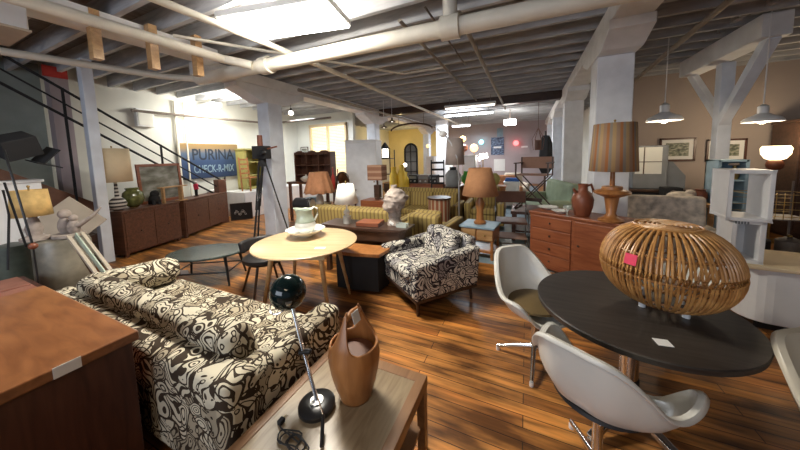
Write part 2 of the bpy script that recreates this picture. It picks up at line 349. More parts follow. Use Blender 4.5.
def tag(o, label, cat, group=None):
    o['label'] = label; o['category'] = cat
    if group: o['group'] = group
    return o
def thing(name, label, cat, loc=(0, 0, 0), rz=0, group=None):
    o = bpy.data.objects.new(name, None); C.objects.link(o); o.location = loc; o.rotation_euler = (0, 0, rz)
    o.empty_display_size = 0.1
    return tag(o, label, cat, group)
def struct(name, mb, mat, **k):
    o = mb.build(name, mat, **k); o['kind'] = 'structure'; return o
def copy_tree(o, parent=None):
    c = o.copy(); C.objects.link(c)
    if parent: c.parent = parent
    for ch in list(o.children): copy_tree(ch, c)
    return c
def dup(o, loc, rz, label, group=None):
    c = copy_tree(o); c.location = loc; c.rotation_euler = (0, 0, rz); c['label'] = label
    if group: c['group'] = group
    return c
def text(name, body, size, mat, mtx, parent=None, ext=0.002, spacing=1.0, bold=0.0):
    cu = bpy.data.curves.new(name, 'FONT'); cu.body = body; cu.size = size; cu.extrude = ext; cu.align_x = 'CENTER'; cu.align_y = 'CENTER'
    cu.space_character = spacing; cu.offset = bold
    t = bpy.data.objects.new(name, cu); C.objects.link(t)
    dg = bpy.context.evaluated_depsgraph_get(); me = bpy.data.meshes.new_from_object(t.evaluated_get(dg))
    C.objects.unlink(t); bpy.data.objects.remove(t)
    o = bpy.data.objects.new(name, me); C.objects.link(o); me.materials.clear(); me.materials.append(M[mat] if isinstance(mat, str) else mat)
    o.matrix_local = mtx
    if parent: o.parent = parent
    return o
def four_legs(t, xs, ys, top, r0=0.02, r1=0.012, splay=0.0, mat='dark_wood', name='leg'):
    for sx in (-1, 1):
        for sy in (-1, 1):
            MB().cyl((sx*xs, sy*ys, top), (sx*(xs+splay), sy*(ys+splay), 0), r0, r1, 12).build(name, mat, t, smooth=True)
def sq_legs(t, xs, ys, z0, top, w_, mat, name='leg'):
    for sx in (-1, 1):
        for sy in (-1, 1):
            MB().bx(sx*xs-w_/2, sx*xs+w_/2, sy*ys-w_/2, sy*ys+w_/2, z0, top).build(name, mat, t, bevel=0.004)

# ================================================================== the setting
def xbox(name, mat, x0, x1, y0, y1, z0, z1, **k): return struct(name, MB().bx(x0, x1, y0, y1, z0, z1), mat, **k)
xbox('floor', 'floor', -8.2, 6.2, -3.6, 16.2, -0.1, 0)
xbox('floor_painted', 'blue_floor', -1.15, 0.45, 4.05, 14.5, 0.0, 0.004)
xbox('ceiling', 'deck', -8.2, 6.2, -3.6, 16.2, 3.46, 3.56)
y = -1.4
while y < 16:
    xbox('ceiling_joist', 'joist', -8.1, 6.1, y, y+0.055, 3.2, 3.46); y += 0.42
xbox('wall_left', 'wall_white', -8.2, -8.0, -3.6, 16.2, 0, 3.46)
xbox('wall_right', 'wall_tan', 6.0, 6.2, -3.6, 8.1, 0, 3.46)
xbox('wall_right_rear', 'wall_tan', 2.05, 6.2, 7.9, 8.1, 0, 3.46)
xbox('wall_aisle', 'wall_white', 2.05, 2.2, 8.1, 16.0, 0, 3.46)
xbox('wall_back', 'wall_mauve', -4.2, 2.2, 15.8, 16.0, 0, 3.46)
xbox('wall_back_yellow', 'wall_yellow', -8.0, -4.2, 15.7, 16.0, 0, 3.46)
xbox('wall_middle', 'wall_white', -8.0, -5.45, 8.0, 8.15, 0, 3.2)
xbox('wall_stair', 'wall_teal', -8.0, -7.95, -3.0, 1.9, 0, 3.4)
xbox('baseboard_left', 'white_paint', -8.0, -7.97, 1.9, 7.9, 0, 0.14)
# beams and columns
xbox('ceiling_beam', 'white_wood', 0.80, 1.16, 2.9, 15.8, 3.0, 3.2, bevel=0.01)
xbox('ceiling_beam', 'white_wood', -5.0, -4.62, 2.75, 15.8, 3.0, 3.2, bevel=0.01)
xbox('ceiling_beam', 'white_wood', 2.56, 2.82, 5.0, 7.0, 2.92, 3.2, bevel=0.01)
xbox('ceiling_beam', 'dark_wood', -4.6, 0.8, 8.35, 8.6, 2.98, 3.2)
for yc, mt in ((4.5, 'white_wood'), (7.8, 'white_wood'), (11.0, 'post_blue'), (13.6, 'post_blue')):
    xbox('column', mt, 0.79, 1.17, yc-0.19, yc+0.19, 0, 2.78, bevel=0.012)
    struct('column_capital', MB().prism([(-0.75, 3.0), (0.75, 3.0), (0.75, 2.9), (0.42, 2.78), (-0.42, 2.78), (-0.75, 2.9)], 0.78, 1.18,
        Matrix(((0, 0, 1, 0), (1, 0, 0, yc), (0, 1, 0, 0), (0, 0, 0, 1)))), 'white_wood', bevel=0.008)
for yc in (4.1, 8.3, 13.9):
    xbox('column', 'post_blue', -4.98, -4.66, yc-0.17, yc+0.17, 0, 2.8, bevel=0.012)
    struct('column_capital', MB().prism([(-0.8, 3.0), (0.8, 3.0), (0.8, 2.92), (0.3, 2.72), (-0.3, 2.72), (-0.8, 2.92)], -5.0, -4.64,
        Matrix(((0, 0, 1, 0), (1, 0, 0, yc), (0, 1, 0, 0), (0, 0, 0, 1)))), 'white_wood', bevel=0.008)
b0 = G(110, 262)
struct('column', MB().bx(b0.x-0.12, b0.x+0.03, b0.y-0.07, b0.y+0.06, 0, 3.2), 'post_blue', bevel=0.008)
xbox('column', 'post_blue', 2.74, 2.90, 6.12, 6.28, 0, 2.92, bevel=0.008)
struct('column_brace', MB().bar((2.80, 6.14, 2.0), (2.70, 5.08, 2.95), 0.12, 0.13), 'post_blue', bevel=0.006)
struct('column_brace', MB().bar((2.82, 6.28, 2.1), (2.72, 6.95, 2.95), 0.10, 0.11), 'white_wood', bevel=0.006)
xbox('column', 'wall_mauve', 1.7, 2.05, 7.7, 8.1, 0, 3.2)
# old timber post with its bracket behind the stair
p = XP(62, 130, -7.5)
struct('column', MB().bx(-7.62, -7.4, p.y-0.1, p.y+0.12, 0, 3.2), M['wall_mauve'])
# pipes
def pipe(name, pts, r, mat, n=12): return struct(name, MB().tube(pts, r, n), mat, smooth=True)
pw = struct('ceiling_pipe', MB().tube([(-4.62, 2.66, 2.86), (0.6, 2.86, 2.86), (2.2, 2.9, 2.86)], 0.085, 16).cyl((-0.80, 2.80, 2.86), (-0.62, 2.81, 2.86), 0.115).cyl((-0.71, 2.8, 2.86), (-0.71, 2.8, 3.15), 0.07).cyl((-3.28, 2.72, 2.86), (-3.12, 2.72, 2.86), 0.11), 'pipe', smooth=True)
pipe('ceiling_pipe', [(-3.75, -1, 2.92), (-3.62, 2.4, 2.92), (-3.35, 2.62, 2.86)], 0.055, 'pipe')
pipe('ceiling_pipe', [(-2.9, -1, 2.95), (-2.78, 2.4, 2.95), (-2.78, 12, 2.95)], 0.035, 'pipe')
pipe('ceiling_pipe', [(-0.66, 2.95, 3.05), (-0.64, 9.4, 3.0)], 0.028, 'rust')
pipe('ceiling_pipe', [(-1.35, 3.0, 3.15), (-1.35, 8.3, 3.15)], 0.022, 'rust')
pipe('ceiling_pipe', [(-1.0, 2.9, 3.16), (-1.0, 5.0, 3.16)], 0.012, 'iron')
pipe('ceiling_pipe', [(-4.1, 4.2, 2.95), (-4.1, 13, 2.95)], 0.035, 'rust')
pipe('ceiling_pipe', [(-3.9, 2.0, 3.12), (-2.1, 4.8, 3.12), (-1.35, 4.8, 3.12)], 0.02, 'pipe')
a = G(730, 0, 3.1); b_ = G(633, 82, 3.1); pipe('ceiling_pipe', [a+(a-b_)*0.3, b_], 0.035, 'rust')
a = G(0, 51, 2.9); b_ = G(160, 76, 2.9); pipe('ceiling_pipe', [a, b_, (-4.62, 2.66, 2.86)], 0.045, 'pipe')
a = G(60, 92, 2.7); b_ = G(265, 103, 2.7); pipe('ceiling_pipe', [(-7.9, 3.1, 2.75), (-7.5, 6.4, 2.75), (-5.1, 6.4, 2.75)], 0.03, 'iron')
pipe('ceiling_pipe', [(-7.93, 3.95, 0.3), (-7.93, 3.95, 3.1)], 0.03, 'pipe')
pipe('ceiling_pipe', [(-7.93, 4.15, 0.3), (-7.93, 4.15, 3.1)], 0.02, 'pipe')
# beam along the left with hanging timber blocks
xbox('ceiling_beam', 'white_wood', -4.35, -4.1, -0.5, 2.66, 3.02, 3.2)
for px, py in ((94, 42), (152, 55), (197, 64)):
    q = G(px, py-10, 2.98); struct('trim_block', MB().bx(q.x-0.05, q.x+0.05, q.y-0.04, q.y+0.04, 2.70, 3.2), 'oak')
# bridging between joists at the right
for px, py in ((785/1, 12), (755, 25), (735, 40), (718, 55)):
    q = G(px-20, py, 3.2); struct('trim_bridging', MB().bx(q.x-0.03, q.x+0.03, q.y-0.17, q.y+0.17, 3.24, 3.42), 'joist')
# window with a blind in the middle wall
wl = V(312, 128, 8.0); wr = V(348, 176, 8.0)
win = struct('window_1', MB().bx(wl.x-0.06, wl.x, 7.9, 8.0, 0.9, 2.78).bx(wr.x, wr.x+0.06, 7.9, 8.0, 0.9, 2.78).bx(wl.x-0.06, wr.x+0.06, 7.9, 8.0, 2.72, 2.82).bx(wl.x-0.06, wr.x+0.06, 7.88, 8.0, 0.86, 0.92).bx((wl.x+wr.x)/2-0.03, (wl.x+wr.x)/2+0.03, 7.9, 8.0, 0.9, 2.75), 'cream')
MB().bx(wl.x, wr.x, 7.985, 7.995, 0.9, 2.75).build('pane', 'window_lit', win)
mb = MB()
for i in range(34): mb.box(((wl.x+wr.x)/2, 7.93, 0.95+i*0.052), (wr.x-wl.x-0.04, 0.035, 0.004), rx=0.5)
mb.build('window_blind', 'blind', win)
# stair: treads, stringers, rails going up towards the left along the wall
e0 = XP(210, 181, -7.15); e1 = XP(61, 99, -7.15); sl = (e1.z-e0.z)/(e1.y-e0.y)
yb = e0.y+0.55
ys = 3.15
def sz(y): return (yb-y)*(-sl)
mb = MB()
for i in range(16):
    yy = ys-0.1-0.25*i; mb.bx(-7.95, -7.15, yy-0.25, yy+0.02, (ys-yy)*(-sl)-0.04, (ys-yy)*(-sl))
st = struct('stair', mb, 'walnut')
for xx in (-7.15,):
    MB().bar((xx, ys, -0.02), (xx, ys-4.2, -sl*4.2), 0.05, 0.34).build('stringer', 'leather', st)
for off in (1.02, 0.78, 0.56):
    MB().tube([(-7.13, yb-0.25, sz(yb-0.25)+off-0.12), (-7.13, yb-4.2, sz(yb-4.2)+off-0.12)], 0.022 if off != 0.78 else 0.014, 8).build('handrail', 'matte_black', st)
MB().bx(-7.24, -7.04, yb-0.42, yb-0.22, 0, 1.12).build('newel_post', 'leather', st, bevel=0.01)
for k in (1.5, 2.8):
    MB().bar((-7.13, yb-k, max(0, (ys-yb+k)*(-sl))), (-7.13, yb-k, sz(yb-k)+0.92), 0.03).build('baluster', 'matte_black', st)
# low white display platform at the end of the left wall
xbox('trim_platform', 'white_paint', -7.95, -7.0, 4.95, 7.9, 0, 0.72, bevel=0.01)

# ================================================================== ceiling fixtures
def tube_light(name, label, c, L_, W_, rz, mat, drop=3.2, n=2, group=None):
    t = thing(name, label, 'ceiling light', c, rz, group)
    MB().box((0, 0, 0.05), (L_, W_, 0.07)).build('housing', 'white_paint', t, bevel=0.01)
    for i in range(n):
        yy = (i-(n-1)/2)*W_/n*0.9
        MB().cyl((-L_/2+0.03, yy, 0.0), (L_/2-0.03, yy, 0.0), 0.022, n=10).build('tube', mat, t, smooth=True)
    for s in (-1, 1): MB().cyl((s*L_*0.4, 0, 0.08), (s*L_*0.4, 0, drop-c[2]), 0.006, n=6).build('hanger', 'iron', t)
    return t
q = G(286, 22, 3.0)
t = thing('ceiling_light', 'large glaring ceiling light panel above the white pitcher table', 'ceiling light', (q.x, q.y, 3.0), 0.2)
MB().bx(-0.6, 0.6, -0.28, 0.28, 0.0, 0.06).build('housing', 'white_paint', t, bevel=0.01)
MB().bx(-0.58, 0.58, -0.26, 0.26, -0.02, 0.0).build('diffuser', 'panel_lit', t)
for s in (-1, 1): MB().cyl((s*0.42, 0, 0.05), (s*0.42, 0, 0.2), 0.01, n=6).build('hanger', 'iron', t)
q = V(468, 113, 8.9); tube_light('ceiling_light', 'nearest of the white tube lights over the far aisle', (q.x, q.y, 2.86), 1.55, 0.22, 0, 'tube')
q = V(470, 103, 8.0); tube_light('ceiling_light', 'dimmer tube light hanging just before the brightest aisle tube', (q.x, 7.9, 2.92), 1.4, 0.14, 0, M['pendant_in'], n=1)
q = V(461, 126, 12); tube_light('ceiling_light', 'short bluish tube light farther back over the aisle, left of the square lamp', (q.x, q.y, q.z), 0.8, 0.4, 0.2, 'tube')
q = V(510, 122, 11)
t = thing('ceiling_light', 'small square glowing ceiling lamp above the far posters', 'ceiling light', tuple(q))
MB().bx(-0.2, 0.2, -0.2, 0.2, -0.1, 0.08).build('diffuser', 'panel_lit', t, bevel=0.03); MB().cyl((0, 0, 0.08), (0, 0, 3.2-q.z), 0.02).build('stem', 'iron', t)
q = V(204, 92, 4.6)
t = thing('ceiling_light', 'bright wall-washing light near the feed sign', 'ceiling light', (q.x, q.y, 3.0))
MB().bx(-0.5, 0.5, -0.12, 0.12, 0.02, 0.1).build('housing', 'white_paint', t); MB().bx(-0.48, 0.48, -0.1, 0.1, -0.01, 0.02).build('diffuser', 'panel_lit', t)
for s in (-1, 1): MB().cyl((s*0.35, 0, 0.1), (s*0.35, 0, 0.2), 0.01, n=6).build('hanger', 'iron', t)
q = V(291, 113, 6.2)
t = thing('hanging_bulb', 'bare glowing bulb right of the big blue-white column', 'light bulb', (q.x, q.y, q.z))
MB().ball((0, 0, 0), 0.07).build('bulb', 'bulb_white', t, smooth=True); MB().cyl((0, 0, 0.06), (0, 0, 0.14), 0.025).build('socket', 'matte_black', t); MB().cyl((0, 0, 0.13), (0, 0, 3.2-q.z), 0.006, n=6).build('cord', 'matte_black', t)
# box hanging at the top left
a = XP(24, 22, -4.4)
t = thing('ceiling_heater', 'white box heater hanging under the joists at the upper left', 'heater', (-4.35, 0.80, 2.80))
MB().bx(-0.4, 0.25, -0.45, 0.16, 0.02, 0.34).build('housing', 'white_paint', t, bevel=0.01)
MB().bx(-0.41, 0.26, -0.46, 0.17, 0, 0.02).build('bottom_panel', 'canvas', t)
for s in (-0.3, 0.2): MB().cyl((s, 0, 0.3), (s, 0, 0.42), 0.012, n=6).build('hanger', 'iron', t)

# pendant lamps of enamelled metal
def pendant(label, c, r, energy, mat='galv', inside='pendant_in', group=None):
    t = thing('pendant_lamp', label, 'pendant lamp', c, 0, group)
    MB().lathe([(r, 0), (r*0.98, 0.02), (r*0.86, r*0.28), (r*0.42, r*0.5), (r*0.26, r*0.62), (r*0.26, r*1.1), (r*0.1, r*1.25)], n=32, cap=False).build('lamp_shade', mat, t, smooth=True, solid=0.006)
    MB().ball((0, 0, 0.03), r*0.3).build('bulb', inside if isinstance(inside, str) else inside, t, smooth=True)
    MB().cyl((0, 0, r*1.2), (0, 0, 3.46-c[2]), 0.006, n=6).build('cord', 'white_paint', t)
    if energy: point('lamp_light', (0, 0, -0.04), energy, WARM, 0.06, t)
    return t
q = V(664, 121, 5.5); pendant('white dome pendant lamp left of the braced post', tuple(q), 0.21, 12)
q = V(762, 122, 5.0); pendant('white dome pendant lamp right of the braced post', tuple(q), 0.17, 10)
q = V(245, 137, 6.0); pendant('white dome pendant lamp above the yellow hutch', tuple(q), 0.22, 4)
for px, py in ((384, 128), (392, 122)):
    q = V(px, py, 7.2); pendant('small dark cone pendant, %s of the pair before the arched beam' % ('left' if px < 388 else 'right'), tuple(q), 0.10, 0, 'iron', 'bulb_white')

# ================================================================== foreground left: cabinet, sofa, coffee table
t = thing('cabinet', 'large walnut cabinet with worn orange-brown top in the left foreground', 'cabinet', (-2.27, 0.1, 0))
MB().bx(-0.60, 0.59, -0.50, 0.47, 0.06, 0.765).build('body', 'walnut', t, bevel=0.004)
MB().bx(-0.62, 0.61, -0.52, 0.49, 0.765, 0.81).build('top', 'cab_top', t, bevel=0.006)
MB().bx(-0.55, 0.54, -0.45, 0.42, 0.0, 0.06).build('plinth', 'dark_wood', t)
MB().box((0.614, 0.265, 0.792), (0.003, 0.075, 0.045), rx=0.0).build('price_tag', 'paper', t)

t = thing('sofa', 'cream and brown scroll-print sofa in the left foreground, its back to the walnut cabinet', 'sofa', (-2.23, 1.06, 0))
MB().bx(-1.05, 1.05, -0.36, 0.36, 0.14, 0.30).build('seat_base', 'sofa', t, bevel=0.03, smooth=True, seg=3)
MB().bx(-1.09, 1.09, -0.42, -0.24, 0.13, 0.64).build('backrest', 'sofa', t, bevel=0.045, smooth=True, seg=4)
for s in (-1, 1):
    MB().bx(s*1.0-0.085, s*1.0+0.085, -0.42, 0.40, 0.13, 0.60).build('armrest', 'sofa', t, bevel=0.05, smooth=True, seg=4)
MB().bx(-0.90, 0.90, -0.22, 0.42, 0.30, 0.45).build('seat_cushion', 'sofa', t, bevel=0.05, smooth=True, seg=4)
MB().box((0.02, -0.18, 0.585), (1.80, 0.17, 0.33), rx=0.28).build('back_cushion', 'sofa', t, bevel=0.06, smooth=True, seg=5)
mb = MB(); mb.tube([(-0.88, 0.36, 0.56), (-0.88, 0.30, 0.57), (-0.90, -0.1, 0.60), (-0.90, -0.15, 0.60)], [0.09, 0.12, 0.12, 0.09], 20)
mb.build('bolster', 'sofa', t, smooth=True)
mb = MB(); mb.tube([(0.92, 0.30, 0.60), (0.92, -0.1, 0.60)], [0.02, 0.02], 20); mb.b.free()
for sx in (-1, 1):
    for sy in (-1, 1): MB().cyl((sx*0.95, sy*0.33, 0.14), (sx*0.97, sy*0.35, 0), 0.025, 0.015, 12).build('leg', 'dark_wood', t, smooth=True)

t = thing('coffee_table', 'oak coffee table with beige stone inlay in the foreground', 'coffee table', (-0.785, 0.62, 0))
mb = MB(); mb.bx(-0.315, 0.315, -0.68, 0.68, 0.36, 0.405)
mb.bx(-0.315, -0.265, -0.68, 0.68, 0.40, 0.42).bx(0.265, 0.315, -0.68, 0.68, 0.40, 0.42).bx(-0.27, 0.27, 0.62, 0.68, 0.40, 0.42).bx(-0.27, 0.27, -0.68, -0.62, 0.40, 0.42)
mb.build('frame', 'tablewood', t, bevel=0.003)
MB().bx(-0.265, 0.265, -0.62, 0.62, 0.40, 0.417).build('stone_top', 'stone', t)
sq_legs(t, 0.29, 0.655, 0, 0.36, 0.045, 'tablewood')
MB().bx(-0.29, 0.29, -0.65, 0.65, 0.13, 0.15).build('shelf', 'tablewood', t)

# eyeball desk lamp
bs = G(317, 407, 0.42); hd = V(288, 292, 1.02)
t = thing('desk_lamp', 'chrome desk lamp with dark green ball head on the coffee table', 'desk lamp', (bs.x, bs.y, 0.418))
h = hd - Vector((bs.x, bs.y, 0.418))
MB().lathe([(0.080, 0), (0.085, 0.006), (0.085, 0.022), (0.075, 0.030), (0.03, 0.034), (0.0, 0.034)], n=40).build('base', 'black', t, smooth=True)
MB().cyl((0, 0, 0.034), (0, 0, 0.040), 0.030, n=28).build('base_cap', 'steel', t, smooth=True)
k = h*0.42 + Vector((0.0, 0, 0.02))
MB().tube([(0, 0, 0.035), k, h*0.92], 0.0095, 10).build('stem', 'chrome', t, smooth=True)
MB().tube([k+Vector((0.012, -0.01, -0.02)), h*0.93+Vector((0.035, -0.02, -0.03))], 0.0065, 10).build('sliding_rod', 'chrome', t, smooth=True)
MB().cyl(k-Vector((0.02, 0.012, 0.0)), k+Vector((0.02, 0.012, 0.0)), 0.014, n=14).ball(k+Vector((0.024, 0.012, 0)), 0.013).build('clamp', 'black', t, smooth=True)
hp = V(323, 415, bs.y-0.06) - Vector((bs.x, bs.y, 0.418)); hq = V(322, 452, bs.y-0.14)-Vector((bs.x, bs.y, 0.418))
hp.z = max(hp.z, 0.03); hq.z = max(hq.z, 0.012)
MB().tube([k, hp], 0.0035, 8).build('counter_rod', 'chrome', t, smooth=True)
MB().tube([hp, hq], 0.008, 10).build('handle', 'black', t, smooth=True)
sh = MB().ball(h, 0.093, n=32).build('lamp_head', 'enamel', t, smooth=True)
dv = (EYE - hd).normalized(); 
MB().tube([h+Vector((0.093*math.cos(a_)*0.7-0.035, 0.093*math.sin(a_)*0.8, 0.093*math.sin(a_)*0.5-0.045)) for a_ in [i*2*PI/28 for i in range(28)]], 0.0035, 6, closed=True).build('rim', 'chrome', t, smooth=True)
MB().cyl(h+dv*0.085-Vector((0, 0, 0.06)), h+dv*0.10-Vector((0, 0, 0.05)), 0.016, n=14).build('swivel', 'steel', t, smooth=True)
# its cord, coiled
c0 = G(289, 437, 0.424); pts = [G(279, 424, 0.428), G(281, 428, 0.428)]
for i in range(60):
    a_ = i*0.42; pts.append(Vector((c0.x+(0.052+0.012*math.sin(i*0.3))*math.cos(a_)+0.0012*i, c0.y+(0.034+0.01*math.sin(i*0.9))*math.sin(a_)-0.0003*i, 0.423+0.0005*(i % 14))))
pts += [c0+Vector((0.06, -0.02, 0.002)), c0+Vector((0.13, -0.10, 0.0)), c0+Vector((0.10, -0.22, 0.0))]
t = thing('power_cord', 'black coiled lamp cord with plug on the coffee table', 'cord', (0, 0, 0))
MB().tube(pts, 0.0032, 6).build('cable', 'matte_black', t, smooth=True)
q = G(279, 424, 0.428); MB().box((q.x, q.y+0.012, 0.43), (0.022, 0.028, 0.02)).build('plug', 'matte_black', t, bevel=0.003)
MB().cyl((q.x-0.005, q.y+0.025, 0.43), (q.x-0.005, q.y+0.045, 0.43), 0.002, n=6).cyl((q.x+0.005, q.y+0.025, 0.43), (q.x+0.005, q.y+0.045, 0.43), 0.002, n=6).build('prong', 'brass', t)

# teak ice bucket with horned handle
q = G(356, 393, 0.42)
t = thing('ice_bucket', 'tall teak ice bucket with looped handle standing on the coffee table', 'ice bucket', (q.x, q.y, 0.419), math.radians(88))
def bw(u, v):
    a_ = u*2*PI; pk = max(0, math.cos(a_*2)*0.5+0.5)**11*1.0
    top = 0.275 + 0.02*math.cos(a_*2)*0 + 0.155*pk + 0.02*max(0, math.cos(a_*2))
    z = v*top
    zz = min(z/0.29, 1.0)
    r = 0.072 + 0.050*math.sin(min(1, zz*1.15)*PI/2) - (0.012*max(0, zz-0.75)/0.25)
    if z > 0.29: r -= (z-0.29)*0.42
    return Vector((r*math.cos(a_), r*math.sin(a_), z))
MB().grid(bw, 96, 26, closeu=True).cyl((0, 0, 0.0), (0, 0, 0.012), 0.072, n=40).build('body', 'teak', t, smooth=True, solid=0.011)
MB().cyl((0, 0, 0.215), (0, 0, 0.225), 0.10, n=40).build('liner', 'leather', t, smooth=True)
MB().tube([(-0.055, 0, 0.418), (0, 0, 0.430), (0.055, 0, 0.418)], 0.015, 14).build('handle', 'teak', t, smooth=True)
MB().box((-0.005, -0.024, 0.412), (0.05, 0.003, 0.055), rx=-0.3).build('price_tag', 'paper', t)

# ================================================================== round birch table with pitcher and bowl
q = G(303, 243, 0.75)
TC = Vector((-2.072, 2.11, 0))
t = thing('round_table', 'pale birch round dining table under the white pitcher', 'table', TC, 0.35)
MB().lathe([(0.495, 0.725), (0.52, 0.735), (0.52, 0.745), (0.51, 0.75), (0, 0.75)], n=72).build('tabletop', 'birch', t, smooth=True)
MB().bx(-0.3, 0.3, -0.3, 0.3, 0.66, 0.73).build('apron', 'birch', t)
four_legs(t, 0.24, 0.24, 0.70, 0.026, 0.014, 0.10, 'oak')
q = G(306, 236, 0.75)
t = thing('wash_bowl', 'wide white wash bowl holding the pitcher on the birch table', 'bowl', (q.x, q.y, 0.75))
MB().lathe([(0.07, 0), (0.08, 0.01), (0.14, 0.035), (0.19, 0.07), (0.205, 0.085), (0.19, 0.083), (0.13, 0.05), (0.07, 0.022), (0, 0.02)], n=48, wob=lambda a_, z: 1+0.02*math.cos(a_*8)*(z > 0.06)).build('bowl', 'ceramic', t, smooth=True)
t = thing('pitcher', 'white and green ceramic pitcher standing in the wash bowl', 'pitcher', (q.x, q.y, 0.772), 0.9)
MB().lathe([(0.05, 0), (0.06, 0.005), (0.055, 0.02), (0.10, 0.06), (0.115, 0.10), (0.10, 0.14)], n=36).build('body', 'ceramic', t, smooth=True)
def nk(u, v):
    a_ = u*2*PI; z = 0.14+v*0.14; r = 0.10-0.04*math.sin(v*PI*0.6)+0.018*v + (0.035*max(0, math.cos(a_-PI))**4)*v**2
    return Vector((r*math.cos(a_), r*math.sin(a_), z + 0.02*v*max(0, math.cos(a_-PI))**2))
MB().grid(nk, 36, 10, closeu=True).build('neck', 'celadon', t, smooth=True, solid=0.006)
MB().tube([(0.065, 0, 0.265), (0.10, 0, 0.295), (0.135, 0, 0.27), (0.135, 0, 0.21), (0.10, 0, 0.14)], 0.010, 10).build('handle', 'ceramic', t, smooth=True)
q = G(320, 248, 0.752); tag(MB().box((q.x, q.y, 0.752), (0.10, 0.05, 0.002), rz=0.4).build('price_card', 'paper'), 'small white price card on the birch table beside the bowl', 'card')

# dark upholstered swivel chair pushed under its left side
q = G(262, 257, 0.45)
t = thing('desk_chair', 'black low round-backed chair pushed under the birch table', 'chair', (q.x-0.02, q.y+0.05, 0), 1.2)
MB().lathe([(0, 0.38), (0.20, 0.38), (0.235, 0.41), (0.235, 0.45), (0.19, 0.475), (0, 0.48)], n=32).build('seat', 'cushion_black', t, smooth=True)
def bk(u, v):
    a_ = math.radians(30+u*120); r = 0.235+0.02*v; return Vector((r*math.cos(a_), r*math.sin(a_), 0.50+v*0.13))
MB().grid(bk, 18, 6).build('backrest', 'cushion_black', t, smooth=True, solid=0.045)
four_legs(t, 0.11, 0.11, 0.40, 0.016, 0.012, 0.10, 'dark_wood')

# printed armchair
ax = Vector((0.49, 0.87, 0)); fr = Vector((-1.01, 2.53, 0)); rr = Vector((-0.55, 3.12, 0)); lf = Vector((-1.56, 2.80, 0))
cen = (rr+lf)/2 + Vector((0.03, -0.04, 0)) + (lf-fr).normalized()*0.03; face = (fr-rr).normalized()
rzc = math.atan2(face.y, face.x)+PI/2   # local -y is the front
t = thing('armchair', 'grey and cream scroll-print armchair facing the birch table', 'armchair', (cen.x, cen.y, 0), rzc)
wd, dp = 0.42, 0.385
MB().bx(-wd, wd, -dp, dp, 0.17, 0.33).build('seat_base', 'chairfab', t, bevel=0.02, smooth=True, seg=3)
MB().bx(-wd-0.005, wd+0.005, -dp-0.005, dp, 0.15, 0.175).build('frame', 'dark_wood', t)
for s in (-1, 1): MB().prism([(-dp-0.01, 0.17), (dp+0.02, 0.17), (dp+0.06, 0.60), (-dp-0.01, 0.53)], s*(wd-0.05)-0.06, s*(wd-0.05)+0.06, Matrix(((0, 0, 1, 0), (1, 0, 0, 0), (0, 1, 0, 0), (0, 0, 0, 1)))).build('armrest', 'chairfab', t, bevel=0.035, smooth=True, seg=4)
MB().box((0, dp-0.02, 0.43), (0.70, 0.13, 0.52), rx=-0.16).build('backrest', 'chairfab', t, bevel=0.04, smooth=True, seg=4)
MB().bx(-0.30, 0.30, -dp-0.03, dp-0.12, 0.33, 0.45).build('seat_cushion', 'chairfab', t, bevel=0.045, smooth=True, seg=4)
MB().box((0, dp-0.17, 0.565), (0.56, 0.15, 0.34), rx=-0.34).build('back_cushion', 'chairfab', t, bevel=0.065, smooth=True, seg=5)
for sx in (-1, 1):
    for sy in (-1, 1): MB().cyl((sx*(wd-0.05), sy*(dp-0.05), 0.15), (sx*(wd-0.045), sy*(dp-0.04), 0), 0.022, 0.015, 12).build('leg', 'dark_wood', t, smooth=True)

# ================================================================== round dark table, shell chairs, cane basket
TD = Vector((0.549, 1.88, 0))
t = thing('round_table', 'dark ebonised round table with white shell chairs around it', 'table', TD)
MB().lathe([(0.44, 0.69), (0.472, 0.70), (0.476, 0.725), (0.472, 0.73), (0, 0.73)], n=96).build('tabletop', 'dark_oak', t, smooth=True)
MB().cyl((0, 0, 0.30), (0, 0, 0.69), 0.045, n=24).build('pedestal', 'chrome', t, smooth=True)
MB().cyl((0, 0, 0.03), (0, 0, 0.30), 0.055, 0.05, n=24).build('hub', 'matte_black', t, smooth=True)
for i in range(4):
    a_ = PI/4+i*PI/2; d = Vector((math.cos(a_), math.sin(a_), 0))
    MB().bar(d*0.03+Vector((0, 0, 0.12)), d*0.30+Vector((0, 0, 0.03)), 0.045, 0.03).cyl(d*0.29, d*0.29+Vector((0, 0, 0.03)), 0.02).build('leg', 'chrome', t, bevel=0.006)
    MB().bar(d*0.04+Vector((0, 0, 0.62)), d*0.30+Vector((0, 0, 0.69)), 0.03, 0.02).build('brace', 'chrome', t)
q = G(663, 343, 0.73); tag(MB().box((q.x, q.y, 0.732), (0.058, 0.05, 0.002), rz=0.15).build('price_card', 'paper'), 'square white price card on the dark round table', 'card')

